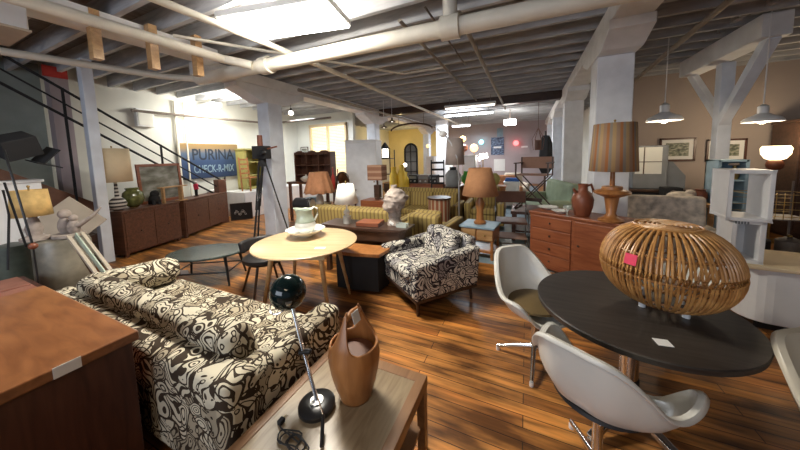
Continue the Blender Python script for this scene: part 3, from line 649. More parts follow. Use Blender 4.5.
# rim of a shell chair: angle from the front, radius, height above the seat
RIM = [(0, .21, .0), (25, .23, .005), (42, .28, .03), (51, .35, .15), (60, .365, .195), (72, .335, .175), (92, .285, .15), (112, .27, .185), (135, .285, .31), (153, .315, .395), (162, .315, .405), (180, .295, .405)]
def rim(a_):
    s_ = [rim0(math.degrees(a_)+k*2.5) for k in range(-3, 4)]; return sum(p[0] for p in s_)/7, sum(p[1] for p in s_)/7
def rim0(a_):
    d = abs((a_+180) % 360-180)
    for (a0, r0, z0), (a1, r1, z1) in zip(RIM, RIM[1:]):
        if a0 <= d <= a1:
            f = (d-a0)/(a1-a0); return r0+(r1-r0)*f, z0+(z1-z0)*f
    return RIM[-1][1:]
def shell_mesh():
    mb = MB(); n = 72; prof = [0, .25, .5, .68, .8, .88, .94, .98, 1.0]
    def fn(u, v):
        a_ = u*2*PI; R, Z = rim(a_)
        k = v*(len(prof)); i = min(int(v*10.0001), 10)
        if i <= 8:
            tt = prof[i]; r = R*0.93*math.sin(tt*PI/2)**0.9; z = Z*(max(0, tt-0.35)/0.65)**2.0 if Z > 0 else 0
            z = Z*max(0, 1-math.cos(tt*PI/2))**1.15
            r = R*0.93*math.sin(tt*PI/2)
        elif i == 9: r, z = R*0.93+0.018, Z+0.004
        else: r, z = R*0.93+0.030, Z-0.008
        return Vector((r*math.sin(a_), -r*math.cos(a_)+0.0, z))
    mb.grid(fn, n, 11, closeu=True); return mb
def shell_chair(name, label, loc, rz, shell, cush, black_base=False):
    t = thing(name, label, 'chair', loc, rz)
    shell_mesh().build('seat_shell', shell, t, smooth=True, solid=0.008, loc=(0, 0, 0.41))
    MB().lathe([(0, 0.425), (0.09, 0.428), (0.15, 0.452), (0.195, 0.470), (0.19, 0.485), (0.16, 0.495), (0, 0.50)], n=36).build('seat_cushion', cush, t, smooth=True)
    MB().cyl((0, 0, 0.10), (0, 0, 0.40), 0.022, n=18).cyl((0, 0, 0.36), (0, 0, 0.41), 0.07, 0.09, n=18).build('pedestal', 'chrome', t, smooth=True)
    for i in range(4):
        a_ = PI/4+i*PI/2; d = Vector((math.cos(a_), math.sin(a_), 0))
        leg = MB().tube([d*0.01+Vector((0, 0, 0.12)), d*0.12+Vector((0, 0, 0.085)), d*0.27+Vector((0, 0, 0.035))], [0.02, 0.017, 0.013], 12).build('leg', 'chrome', t, smooth=True)
        MB().cyl(d*0.265, d*0.265+Vector((0, 0, 0.03)), 0.014, n=12).build('glide', 'white_paint', leg, smooth=True)
    return t
def yaw_to(fx, fy): return math.atan2(fy, fx)+PI/2
shell_chair('shell_chair', 'white shell armchair with olive seat pad at the far left of the dark round table', (0.07, 2.22, 0), yaw_to(0.62, -0.72), 'fibreglass', 'cushion_olive')
shell_chair('shell_chair', 'white shell armchair with black seat pad seen from behind, nearest the camera', (0.325, 1.47, 0), yaw_to(0.50, 0.86), 'fibreglass', 'cushion_black')
shell_chair('shell_chair', 'cream shell armchair cut off by the right edge', (1.215, 1.465, 0), yaw_to(0.5, -0.8), 'fibreglass_tan', 'cushion_black')

# cane basket ottoman
BC = Vector((0.70, 1.94, 0.745))
t = thing('cane_ottoman', 'large round open rattan ottoman on the dark round table', 'ottoman', BC)
RB, HB = 0.288, 0.415
def bprof(s):      # s from 0 (top rim) to 1 (bottom rim)
    a_ = PI*(0.13+0.76*s); return RB*(math.sin(a_)**0.8), 0.02+HB*(0.5+0.5*math.cos(a_)/math.cos(PI*0.13))
ns = 46
def ribs(half):
    mb = MB()
    for i in range(ns):
        if (i < ns//2) != half: continue
        for off in (-0.011, 0.011):
            a0 = 2*PI*i/ns; P_ = []
            for k in range(17):
                r, z = bprof(k/16); a_ = a0 + off/max(0.1, r) + 0.05*math.sin(k/16*PI)
                P_.append((r*math.cos(a_), r*math.sin(a_), z))
            mb.tube(P_, 0.0058, 6)
    return mb
mb = MB()
for h_ in (True, False):
    pass
full = MB()
for i in range(ns):
    for off in (-0.0115, 0.0115):
        a0 = 2*PI*i/ns; P_ = []
        for k in range(17):
            r, z = bprof(k/16); a_ = a0 + off/max(0.12, r)
            P_.append((r*math.cos(a_), r*math.sin(a_), z))
        full.tube(P_, 0.0058, 6)
full.build('rib_cage', 'cane', t, smooth=True)
rt0, zt0 = bprof(0)
mb = MB()
for i in range(ns): a_ = 2*PI*i/ns; mb.tube([(rt0*math.cos(a_), rt0*math.sin(a_), zt0), (0.10*math.cos(a_), 0.10*math.sin(a_), zt0+0.004)], 0.006, 6)
for k, r in enumerate((0.0, 0.02, 0.04, 0.06, 0.08, 0.10, rt0*0.8, rt0*0.83, rt0)):
    if r: mb.tube([(r*math.cos(j*2*PI/40), r*math.sin(j*2*PI/40), zt0+0.006) for j in range(40)], 0.007, 6, closed=True)
mb.cyl((0, 0, zt0), (0, 0, zt0+0.01), 0.02)
mb.build('woven_top', 'cane', t, smooth=True)
for k, s in enumerate((0.30, 0.52, 0.78, 1.0)):
    r, z = bprof(s)
    MB().tube([((r-0.008+0.006*(j % 2))*math.cos(j*2*PI/92), (r-0.008+0.006*(j % 2))*math.sin(j*2*PI/92), z) for j in range(92)], 0.0062, 6, closed=True).build('ring', 'cane_dark', t, smooth=True)
for i in range(4):
    a_ = 0.5+i*PI/2; r = bprof(1)[0]; MB().cyl((r*math.cos(a_), r*math.sin(a_), -0.013), (r*math.cos(a_), r*math.sin(a_), 0.03), 0.016, n=12).build('foot', 'white_paint', t, smooth=True)
tg = V(630, 260, 1.735)
d = (EYE-(tg)).normalized()
pk = MB().box((0, 0, 0), (0.055, 0.003, 0.055)).build('price_tag', 'pink', t)
av = math.atan2(tg.y-BC.y, tg.x-BC.x); r, z = bprof(0.36)
pk.location = ((r+0.012)*math.cos(av), (r+0.012)*math.sin(av), z); pk.rotation_euler = (-0.25, 0, av+PI/2)

# ================================================================== shared builders
def table_lamp(name, label, base, zbase, body, shade, shade_mat, body_mat, rz=0, stem=True, lit=0, group=None):
    """body: lathe profile from 0; shade: (r_bottom, r_top, z_bottom, z_top)"""
    t = thing(name, label, 'lamp', (base[0], base[1], zbase), rz, group)
    MB().lathe(body, n=32).build('base', body_mat, t, smooth=True)
    rb, rt_, z0, z1 = shade
    if stem: MB().cyl((0, 0, body[-1][1]-0.01), (0, 0, z1+0.03), 0.007, n=8).ball((0, 0, z1+0.035), 0.012).build('stem', 'brass', t, smooth=True)
    MB().lathe([(rb, z0), (rt_, z1)], n=40, cap=False).build('lamp_shade', shade_mat, t, smooth=True, solid=0.004)
    mb = MB()
    for i in range(3): a_ = i*2*PI/3; mb.cyl((0, 0, z1-0.01), (rt_*math.cos(a_), rt_*math.sin(a_), z1-0.01), 0.003, n=6)
    mb.build('spider', 'brass', t)
    if lit:
        MB().ball((0, 0, (z0+z1)/2), 0.035).build('bulb', 'bulb_warm', t, smooth=True)
    return t
def framed_picture(name, label, c, w_, h_, rz, rx, fmat, imat, mat_w=0.04, fw_=0.03, cat='picture'):
    t = thing(name, label, cat, c, rz)
    R_ = Matrix.Rotation(rx, 4, 'X')
    def fr_(o): o.matrix_local = R_; return o
    mb = MB(); mb.bx(-w_/2, w_/2, -0.015, 0.015, 0, fw_).bx(-w_/2, w_/2, -0.015, 0.015, h_-fw_, h_).bx(-w_/2, -w_/2+fw_, -0.015, 0.015, 0, h_).bx(w_/2-fw_, w_/2, -0.015, 0.015, 0, h_)
    fr_(mb.build('frame', fmat, t, bevel=0.004))
    fr_(MB().bx(-w_/2+fw_, w_/2-fw_, -0.004, 0.006, fw_, h_-fw_).build('mount', 'paper' if mat_w else imat, t))
    if mat_w: fr_(MB().bx(-w_/2+fw_+mat_w, w_/2-fw_-mat_w, -0.008, -0.004, fw_+mat_w, h_-fw_-mat_w).build('print', imat, t))
    return t
def landscape(name, sky, land, dark, sc=9):
    m, nt, b = newmat(name); n = N(nt, 'ShaderNodeTexNoise'); n.inputs['Scale'].default_value = sc; n.inputs['Detail'].default_value = 6
    L(nt, coords(nt, (1, 1, 2.2)), n.inputs['Vector'])
    L(nt, ramp(nt, n.outputs[0], [(0.36, dark), (0.5, land), (0.62, sky)]), b.inputs['Base Color']); b.inputs['Roughness'].default_value = 0.5
    return m
M['art_grey'] = landscape('painted_landscape', (0.34, 0.34, 0.30), (0.20, 0.20, 0.16), (0.10, 0.09, 0.06), 3)
M['art_print'] = landscape('hunting_print', (0.40, 0.38, 0.30), (0.16, 0.18, 0.12), (0.05, 0.05, 0.04), 14)
M['poster'] = landscape('dark_blue_poster_print', (0.20, 0.28, 0.42), (0.08, 0.11, 0.20), (0.03, 0.04, 0.08), 8)

def dresser(name, label, c, rz, W_, D_, H_, mat, cols, rows, top_mat=None, foot=0.1, knob='brass', cat='dresser'):
    """local -y is the front; every drawer front its own part"""
    t = thing(name, label, cat, c, rz)
    MB().bx(-W_/2, W_/2, -D_/2, D_/2, foot, H_-0.03).build('body', mat, t, bevel=0.004)
    MB().bx(-W_/2-0.01, W_/2+0.01, -D_/2-0.015, D_/2, H_-0.03, H_).build('top', top_mat or mat, t, bevel=0.005)
    cw = (W_-0.04)/cols; rh = (H_-0.03-foot-0.04)/rows
    for i in range(cols):
        for j in range(rows):
            x0 = -W_/2+0.02+i*cw+0.006; z0 = foot+0.02+j*rh+0.006
            d_ = MB().bx(x0, x0+cw-0.012, -D_/2-0.014, -D_/2, z0, z0+rh-0.012).build('drawer' if rows > 1 else 'door', mat, t, bevel=0.004)
            MB().ball((x0+cw/2-0.006, -D_/2-0.024, z0+rh/2-0.006), 0.014, n=10).build('knob', knob, d_, smooth=True)
    if foot: sq_legs(t, W_/2-0.04, D_/2-0.04, 0, foot, 0.05, mat)
    return t

# ================================================================== left side: sideboards and what stands on them
sA = G(121, 260.5); sB = G(183, 240); sC = G(229, 222)
def sideboard(label, a, b, hgt, cat='sideboard', nd=2, nr=3):
    d = (b-a); W_ = d.length-0.05; rz = math.atan2(d.y, d.x); dirn = d.normalized()
    nrm = Vector((dirn.y, -dirn.x, 0))           # towards the room (+x)
    a = a + dirn*0.09; c = (a+b)/2 - nrm*0.20
    return dresser('sideboard', label, (c.x, c.y, 0), rz, W_-0.04, 0.38, hgt, 'walnut_h', nd, nr, cat=cat, foot=0.06, knob='dark_wood')
SH = 0.80
s1 = sideboard('long low walnut sideboard in front of the stair, left of the pair', sA, sB, SH, nr=1)
s2 = sideboard('walnut sideboard in front of the stair with the small red figurine, right of the pair', sB+(sC-sB)*0.02, sC, SH, nd=2, nr=1)
def onto(px, py, a, b, back=0.24):      # a point over the middle line of the sideboard seen at px
    d = (b-a).normalized(); nrm = Vector((d.y, -d.x, 0)); o = a - nrm*back
    r_ = ray(px, py); # solve EYE.xy + r*t = o + d*s
    det = r_.x*(-d.y) + d.x*r_.y
    t_ = ((o.x-EYE.x)*(-d.y) + d.x*(o.y-EYE.y))/det
    return EYE + r_*t_
q = onto(118, 205, sA, sB, 0.2); top = onto(113, 149, sA, sB).z; bot = onto(113, 182, sA, sB).z
table_lamp('table_lamp', 'table lamp with wide cream drum shade and black-and-white swirled base on the sideboard', (q.x, q.y), SH+0.001,
    [(0.06, 0), (0.10, 0.05), (0.12, 0.12), (0.09, 0.19), (0.03, 0.24), (0.02, bot-SH+0.02)], (0.22, 0.21, bot-SH, top-SH), 'cream', 'zebra')
q = onto(134, 205, sA, sB, 0.26)
t = thing('vase', 'squat mottled green glass bowl vase behind the striped lamp base', 'vase', (q.x, q.y, SH+0.001))
MB().lathe([(0.05, 0), (0.12, 0.07), (0.15, 0.17), (0.13, 0.27), (0.08, 0.32), (0.10, 0.35)], n=32, cap=False, wob=lambda a_, z: 1+0.03*math.sin(a_*9)).build('body', plain('moss_glass', (0.14, 0.15, 0.05), 0.2, var=0.5, scale=12), t, smooth=True, solid=0.006)
MB().cyl((0, 0, 0), (0, 0, 0.012), 0.06).build('base', 'brass', t)
a = onto(140, 193, sA, sB, 0.40); b_ = onto(183, 193, sA, sB, 0.40)
ph = onto(160, 165, sA, sB, 0.40).z - SH
framed_picture('framed_picture', 'brown-framed dim landscape painting standing on the sideboard', ((a.x+b_.x)/2, (a.y+b_.y)/2, SH+0.004), (b_-a).xy.length, ph+0.02, math.atan2(b_.y-a.y, b_.x-a.x), -0.05, 'cherry', 'art_grey', 0, 0.05)
q = onto(155, 205, sA, sB, 0.2)
t = thing('sculpture', 'black bear-shaped carving in front of the brown-framed painting', 'sculpture', (q.x, q.y, SH+0.001))
MB().ball((0, 0, 0.10), 0.10, (1.2, 0.8, 1.0)).ball((0.03, 0, 0.2), 0.07).ball((0.07, 0, 0.23), 0.04).cyl((-0.07, -0.04, 0), (-0.07, -0.04, 0.08), 0.03).cyl((0.07, 0.04, 0), (0.07, 0.04, 0.08), 0.03).cyl((-0.07, 0.04, 0), (-0.07, 0.04, 0.08), 0.03).cyl((0.07, -0.04, 0), (0.07, -0.04, 0.08), 0.03).build('body', 'matte_black', t, smooth=True)
q = onto(174, 190, sA, sB, 0.09)
t = thing('shelf_stand', 'thin wooden display stand with a flat top, right of the black carving', 'stand', (q.x, q.y, SH+0.001), math.atan2(sB.y-sA.y, sB.x-sA.x))
hh = onto(178, 186, sA, sB, 0.2).z-SH
MB().bx(-0.28, 0.25, -0.06, 0.06, hh, hh+0.02).build('top', 'oak', t); MB().bx(0.12, 0.16, -0.04, 0.04, 0, hh).build('upright', 'oak', t); MB().bx(-0.24, -0.21, -0.03, 0.03, 0, hh).build('upright', 'oak', t); MB().bx(0.05, 0.23, -0.06, 0.06, 0, 0.015).build('foot', 'oak', t)
q = onto(197, 200, sB, sC, 0.2); zt = onto(197, 181, sB, sC, 0.2).z-SH
t = thing('figurine', 'small standing figurine in a red shirt and dark trousers on the sideboard', 'figurine', (q.x, q.y, SH+0.001))
k = zt/0.36
MB().cyl((0, 0, 0), (0, 0, 0.02), 0.05*k).build('base', 'dark_wood', t)
MB().cyl((-0.02*k, 0, 0.02), (-0.02*k, 0, 0.17*k), 0.02*k, 0.025*k).cyl((0.02*k, 0, 0.02), (0.02*k, 0, 0.17*k), 0.02*k, 0.025*k).build('trousers', 'matte_black', t, smooth=True)
MB().cyl((0, 0, 0.16*k), (0, 0, 0.29*k), 0.04*k, 0.05*k).cyl((-0.05*k, 0, 0.28*k), (-0.065*k, 0.01, 0.17*k), 0.016*k).cyl((0.05*k, 0, 0.28*k), (0.065*k, 0.01, 0.17*k), 0.016*k).build('shirt', 'pink', t, smooth=True)
MB().ball((0, 0, 0.325*k), 0.03*k).build('head', 'canvas', t, smooth=True); MB().ball((0, 0, 0.345*k), 0.031*k, (1.1, 1.1, 0.5)).build('hat', 'white_paint', t, smooth=True)
q = onto(226, 195, sB, sC, 0.36)
t = thing('side_chair', 'black metal chair with white seat behind the newel post', 'chair', (-7.65, 4.62, 0), -0.6)
MB().bx(-0.2, 0.2, -0.2, 0.2, 0.78, 0.82).build('seat', 'white_paint', t, bevel=0.01)
for sx in (-1, 1):
    MB().cyl((sx*0.19, -0.19, 0), (sx*0.19, -0.19, 0.78), 0.014, n=8).build('leg', 'matte_black', t); MB().cyl((sx*0.19, 0.19, 0), (sx*0.19, 0.21, 1.15), 0.014, n=8).build('leg', 'matte_black', t)
MB().bar((-0.19, 0.21, 1.12), (0.19, 0.21, 1.12), 0.03).bar((-0.19, 0.2, 0.98), (0.19, 0.2, 0.98), 0.02).build('backrest', 'matte_black', t)
# chalk sign leaning
q = G(233, 219)
t = thing('chalkboard', 'small black chalk sign leaning beside the sideboard', 'sign', (-6.95, 4.80, 0), 0.9)
o_ = MB().bx(-0.24, 0.24, -0.01, 0.01, 0.0, 0.46).build('board', 'matte_black', t); MB().bx(-0.26, 0.26, -0.014, 0.014, -0.0, 0.02).bx(-0.26, 0.26, -0.014, 0.014, 0.44, 0.46).bx(-0.26, -0.24, -0.014, 0.014, 0, 0.46).bx(0.24, 0.26, -0.014, 0.014, 0, 0.46).build('frame', 'dark_wood', t)
q2 = MB()
for i in range(9): q2.tube([(-0.15+0.03*i+0.02*math.cos(j), -0.013, 0.20+0.05*math.sin(i*1.3)+0.025*math.sin(j)) for j in range(7)], 0.004, 5, closed=True)
q2.build('chalk_drawing', 'white_paint', t)
for px in (): pass

# feed sign on the left wall
a = XP(180, 162, -7.96); b_ = XP(238, 162, -7.96); zt = XP(182, 143, -7.96).z; zb = XP(182, 180, -7.96).z
W_, H_ = b_.y-a.y, zt-zb
m, nt, b = newmat('sign_blue_orange')
s_ = N(nt, 'ShaderNodeSeparateXYZ'); t_ = N(nt, 'ShaderNodeTexCoord'); L(nt, t_.outputs['Object'], s_.inputs[0])
mr = N(nt, 'ShaderNodeMapRange'); L(nt, s_.outputs[2], mr.inputs[0]); mr.inputs[1].default_value = -H_/2; mr.inputs[2].default_value = H_/2
L(nt, ramp(nt, mr.outputs[0], [(0.0, (0.02, 0.04, 0.10)), (0.5, (0.035, 0.07, 0.16)), (0.72, (0.09, 0.13, 0.20)), (0.86, (0.28, 0.19, 0.09)), (1.0, (0.32, 0.20, 0.07))]), b.inputs['Base Color']); b.inputs['Roughness'].default_value = 0.5
t = thing('feed_sign', 'blue and orange enamel feed sign on the white wall above the stair rail', 'sign', (-7.95, (a.y+b_.y)/2, (zt+zb)/2))
MB().bx(-0.02, 0.02, -W_/2, W_/2, -H_/2, H_/2).build('panel', m, t, bevel=0.015)
R90 = Matrix.Rotation(PI/2, 4, 'Z') @ Matrix.Rotation(PI/2, 4, 'X')
text('lettering', 'PURINA', 0.32, plain('navy_letters', (0.02, 0.03, 0.05), 0.6), Matrix.Translation((0.024, 0.06, H_*0.17)) @ R90 @ Matrix.Diagonal((1.0, 1.3, 1, 1)), t, bold=0.004)
text('lettering', 'CHECK-R-MIX', 0.24, 'blue_paint', Matrix.Translation((0.024, 0.06, -H_*0.24)) @ R90 @ Matrix.Diagonal((0.72, 1.2, 1, 1)), t, bold=0.003)
t = thing('wall_box', 'white electrical box on the left wall under the ceiling', 'electrical box', (-7.95, XP(144, 118, -7.95).y, XP(144, 118, -7.95).z))
MB().bx(-0.05, 0.07, -0.16, 0.16, -0.2, 0.2).build('body', 'white_paint', t, bevel=0.01); MB().bx(0.07, 0.08, -0.13, 0.13, -0.17, 0.17).build('door', 'wall_white', t)

# yellow hutch on the platform, rocking chair, tripod camera
a = XP(235, 150, -7.5); b_ = XP(259, 150, -7.5)
t = thing('hutch', 'tall yellow open hutch on the low white platform', 'hutch', (-7.72, (a.y+b_.y)/2+0.25, 0.725), PI/2)
W_ = b_.y-a.y-0.1; hz = a.z-0.725
mb = MB(); mb.bx(-W_/2, -W_/2+0.05, -0.2, 0.2, 0, hz).bx(W_/2-0.05, W_/2, -0.2, 0.2, 0, hz).bx(-W_/2, W_/2, 0.17, 0.2, 0, hz).bx(-W_/2-0.03, W_/2+0.03, -0.24, 0.2, hz, hz+0.05).bx(-W_/2, W_/2, -0.2, 0.2, 0, 0.06); mb.build('body', 'yellow_paint', t, bevel=0.006)
for z in (0.4, 0.8): MB().bx(-W_/2+0.05, W_/2-0.05, -0.18, 0.17, z, z+0.025).build('shelf', 'yellow_paint', t)
t = thing('wooden_chair', 'brown wooden chair standing in front of the yellow hutch', 'chair', (-7.2, XP(251, 190, -7.2).y, 0.725), PI/2+0.2)
MB().bx(-0.17, 0.17, -0.15, 0.15, 0.36, 0.39).build('seat', 'teak', t)
for sx in (-1, 1):
    MB().bar((sx*0.16, -0.14, 0), (sx*0.16, -0.14, 0.38), 0.03).build('leg', 'teak', t); MB().bar((sx*0.16, 0.14, 0), (sx*0.15, 0.2, 0.95), 0.03).build('leg', 'teak', t)
mb = MB()
for i in range(4): mb.bar((-0.15, 0.155+i*0.012, 0.5+i*0.13), (0.15, 0.155+i*0.012, 0.5+i*0.13), 0.015, 0.05)
mb.build('backrest', 'teak', t)
q = G(268, 243)
t = thing('camera_tripod', 'tall black wooden tripod carrying an old camera by the big column', 'tripod', (q.x, q.y, 0), 0.3)
dz = V(265, 160, q.y).z; 
for a_, nm in ((0.5, 0), (2.6, 1), (4.7, 2)):
    f_ = Vector((math.cos(a_)*0.42, math.sin(a_)*0.42, 0)); s0 = Vector((math.cos(a_)*0.05, math.sin(a_)*0.05, dz-0.05))
    n_ = f_.cross(Vector((0, 0, 1))).normalized()*0.025
    md = s0.lerp(f_, 0.55)
    MB().bar(s0+n_*1.6, md+n_*0.6, 0.02).bar(s0-n_*1.6, md-n_*0.6, 0.02).bar(s0.lerp(f_, 0.45), f_, 0.024).build('leg', 'matte_black', t)
MB().cyl((0, 0, dz-0.12), (0, 0, dz+0.02), 0.07).build('head', 'matte_black', t, smooth=True)
MB().box((0, 0, dz+0.14), (0.26, 0.2, 0.24)).build('camera_body', 'matte_black', t, bevel=0.01); MB().cyl((0.12, -0.12, dz+0.14), (0.12, -0.22, dz+0.14), 0.05).build('lens', 'black', t, smooth=True)
MB().cyl((-0.02, 0, dz+0.26), (-0.02, 0, dz+0.46), 0.05, 0.045).build('lamp_finder', 'clay', t, smooth=True); MB().bar((0.1, 0, dz+0.2), (0.34, -0.05, dz+0.24), 0.025).build('pan_handle', 'clay', t)
# low oval table
q1 = G(170, 250, 0.40); q2 = G(245, 246, 0.40); cc = (G(207, 251, 0.40)); dd = (q2-q1); 
t = thing('coffee_table', 'low dark oval coffee table with green-black top near the sideboards', 'coffee table', (cc.x, cc.y, 0), math.atan2(dd.y, dd.x))
MB().prism([(0.47*math.cos(i*PI/32), 0.34*math.sin(i*PI/32)) for i in range(64)], 0.375, 0.40).build('tabletop', 'lowtable', t, bevel=0.006)
four_legs(t, 0.31, 0.17, 0.38, 0.02, 0.013, 0.06, 'black')
for s in (-1, 1): MB().cyl((s*0.345, -0.2, 0.17), (s*0.345, 0.2, 0.17), 0.01, n=8).build('stretcher', 'black', t)
MB().cyl((-0.345, -0.2, 0.17), (0.345, -0.2, 0.17), 0.01, n=8).cyl((-0.345, 0.2, 0.17), (0.345, 0.2, 0.17), 0.01, n=8).build('stretcher', 'black', t)
MB().box((-0.2, -0.16, 0.19), (0.09, 0.004, 0.05)).build('price_tag', 'paper', t)

# ---- far left corner behind the cabinet
t = thing('tiled_bench', 'low bench with two terracotta tiles between cabinet and stoneware drum', 'bench', (-3.76, 0.62, 0))
MB().bx(-0.50, 0.36, -0.35, 0.14, 0.52, 0.575).build('top', 'walnut', t, bevel=0.004)
for k, x in enumerate((-0.30, 0.10)): MB().bx(x-0.17, x+0.19, -0.30, 0.10, 0.575, 0.59).build('tile', 'tile', t, bevel=0.005)
sq_legs(t, 0.33, 0.10, 0, 0.52, 0.06, 'walnut')
q = XP(56, 262, -4.35)
t = thing('stoneware_drum', 'large mottled blue-brown glazed stoneware drum behind the sofa end', 'drum pot', (-4.35, q.y+0.06, 0))
zt = XP(56, 238, -4.35).z
MB().lathe([(0.15, 0), (0.19, 0.1), (0.205, zt*0.5), (0.20, zt-0.06), (0.18, zt-0.01), (0, zt)], n=40).build('body', 'stoneware', t, smooth=True)
DP = Vector((-4.35, q.y+0.06, zt))
q = XP(20, 265, -4.75)
t = thing('stoneware_drum', 'shorter green glazed drum at the left, behind the black lamp rods', 'drum pot', (-4.8, q.y-0.02, 0))
z2 = XP(25, 243, -4.6).z
MB().lathe([(0.12, 0), (0.14, 0.1), (0.15, z2*0.6), (0.13, z2-0.03), (0, z2)], n=32).build('body', plain('dull_green_glaze', (0.10, 0.12, 0.09), 0.4, var=0.4), t, smooth=True)
# amber shaded lamp on the drum, figure group base
yb_, yt_ = XP(30, 216, -4.45), XP(30, 190, -4.45)
t = table_lamp('table_lamp', 'table lamp with mottled amber shade over a pale ceramic figure group', (-4.45, XP(30, 200, -4.45).y), zt+0.001,
    [(0.10, 0), (0.10, 0.03), (0.05, 0.05), (0.06, 0.12), (0.02, yb_.z-zt+0.02)], (0.135, 0.115, yb_.z-zt, yt_.z-zt), 'yellow_shade', 'plaster')
t = thing('figure_group', 'grey ceramic figures with outstretched wing on the stoneware drum', 'sculpture', (DP.x+0.04, DP.y+0.04, zt+0.001))
MB().ball((-0.06, 0, 0.10), 0.07, (1, 0.8, 1.5)).ball((-0.05, 0, 0.23), 0.05).ball((0.04, 0.03, 0.09), 0.06, (1, 0.8, 1.4)).ball((0.05, 0.03, 0.19), 0.035).tube([(0.04, 0, 0.1), (0.10, 0.06, 0.12), (0.16, 0.14, 0.2), (0.18, 0.2, 0.28)], [0.03, 0.025, 0.018, 0.008], 8).cyl((0, 0, 0), (0, 0, 0.03), 0.12).build('body', 'plaster', t, smooth=True)
# bare canvas tilted on its corner
ca = XP(70, 222, -5.0)
t = thing('canvas_board', 'tan square canvas board tipped on its corner behind the ceramic figures', 'canvas', (-5.0, ca.y, 0))
o_ = MB().box((0, 0, 0), (0.02, 0.44, 0.44)).build('board', 'canvas', t, bevel=0.003); o_.location = (0, 0, ca.z); o_.rotation_euler = (0.72, 0.0, -0.5)
MB().bar((-0.12, -0.08, 0), (-0.03, -0.02, ca.z), 0.03).bar((-0.12, 0.12, 0), (-0.03, 0.04, ca.z), 0.03).bar((-0.3, 0, 0), (-0.03, 0, ca.z), 0.03).build('easel', 'dark_wood', t)
# long frame leaning towards the sofa
a = XP(68, 236, -3.95); b_ = XP(98, 276, -3.6)
t = thing('empty_frame', 'narrow white and green wooden frame leaning over the sofa arm', 'frame', tuple(b_))
d = a-b_; n_ = Vector((0.3, 0.75, 0.1)).normalized()*0.09
mb = MB(); mb.bar((0, 0, 0), d, 0.025, 0.02).bar(n_, d+n_, 0.025, 0.02).bar((0, 0, 0), n_, 0.025, 0.02).bar(d, d+n_, 0.025, 0.02); mb.build('frame', 'canvas', t)
MB().bar(n_*0.5, d+n_*0.5, 0.01, 0.05).build('panel', 'celadon', t)
lg = MB().bar(d*0.9, Vector((d.x+0.1, d.y+0.25, -b_.z)), 0.02).bar(n_*0.5, Vector((0.02, 0.12, -b_.z)), 0.02).build('prop', 'dark_wood', t)
# white bookcase at the far left with black lamp rods in front, studio light
q = XP(15, 200, -5.2)
t = thing('bookcase', 'plain white cabinet side behind the amber lamp at the left edge', 'cabinet', (-5.35, XP(10, 200, -5.3).y, 0))
zt2 = XP(10, 181, -5.2).z
MB().bx(-0.15, 0.12, -0.35, 0.22, 0, zt2-0.03).build('body', 'white_paint', t, bevel=0.005); MB().bx(-0.17, 0.14, -0.37, 0.24, zt2-0.03, zt2).build('top', 'white_paint', t, bevel=0.004)
a = XP(14, 182, -4.0); b_ = XP(33, 246, -3.95)
sp = XP(16, 146, -5.02)
t = thing('studio_light', 'black barn-door studio light on a stand at the left edge', 'studio light', (sp.x, sp.y-0.22, 0))
hd_ = Vector((0, 0.22, sp.z))
MB().cyl((0, 0, 0), (0, 0, sp.z-0.1), 0.015).build('pole', 'matte_black', t)
MB().bar((0, 0, sp.z-0.1), (0, 0.15, sp.z), 0.03).build('yoke', 'matte_black', t)
o_ = MB().box((0, 0, 0), (0.24, 0.26, 0.22)).build('housing', 'matte_black', t, bevel=0.01); o_.location = hd_; o_.rotation_euler = (0.35, 0.3, 0.2)
for k, (dy, dz_, rx) in enumerate(((0.22, -0.10, 0.9), (0.20, -0.2, -0.3))):
    o_ = MB().box((0, 0, 0), (0.22, 0.2, 0.012)).build('barn_door', 'matte_black', t); o_.location = hd_+Vector((0.02, dy-0.03, dz_)); o_.rotation_euler = (rx, 0.2, 0.2)
MB().cyl((0, 0, 0), (0, 0, 0.03), 0.07).build('base', 'matte_black', t)
t = thing('floor_lamp', 'two black slanting lamp rods at the left edge in front of the amber shade', 'floor lamp', (b_.x, b_.y, 0))
MB().tube([(0, 0, b_.z), a-Vector((b_.x, b_.y, 0)), XP(4, 150, -4.1)-Vector((b_.x, b_.y, 0))], 0.008, 8).build('rod', 'black', t, smooth=True)
MB().tube([(-0.03, -0.03, b_.z), a-Vector((b_.x+0.02, b_.y+0.045, 0))], 0.008, 8).build('rod', 'black', t, smooth=True)
MB().cyl((0, 0, 0), (0, 0, b_.z+0.02), 0.006).build('stem', 'black', t); MB().cyl((0, 0, 0), (0, 0, 0.02), 0.10).build('base', 'black', t)
MB().ball((0, 0, b_.z), 0.03).build('joint', 'clay', t, smooth=True)
MB().tube([XP(3, 190, -4.0)-Vector((b_.x, b_.y, 0)), XP(9, 215, -4.0)-Vector((b_.x, b_.y, 0)), XP(8, 270, -3.95)-Vector((b_.x, b_.y, 0))], 0.008, 8).build('cord', 'black', t, smooth=True)
# things under the stair
for k, (px, py, s_, mt_, lb) in enumerate(((70, 235, 0.45, 'dark_wood', 'dark wooden crate standing under the stair left of the white post'),)):
    q = XP(px, py, -6.6-0.1*k)
    t = thing('crate', lb, 'crate', (q.x+0.1, q.y, 0)); hz = max(0.15, q.z)
    mb = MB()
    for z in range(3): mb.bx(-s_/2, s_/2, -s_/2, s_/2, z*hz/3+0.01, (z+1)*hz/3-0.01)
    mb.build('slats', mt_, t, bevel=0.004); sq_legs(t, s_/2-0.02, s_/2-0.02, 0, hz, 0.05, mt_, 'corner_post')
t = thing('red_sign', 'small red sign on the brown post above the stair', 'sign', (-7.37, XP(55, 72, -7.37).y, XP(55, 72, -7.37).z))
MB().bx(-0.03, 0.005, -0.14, 0.14, -0.09, 0.09).build('panel', 'red', t)

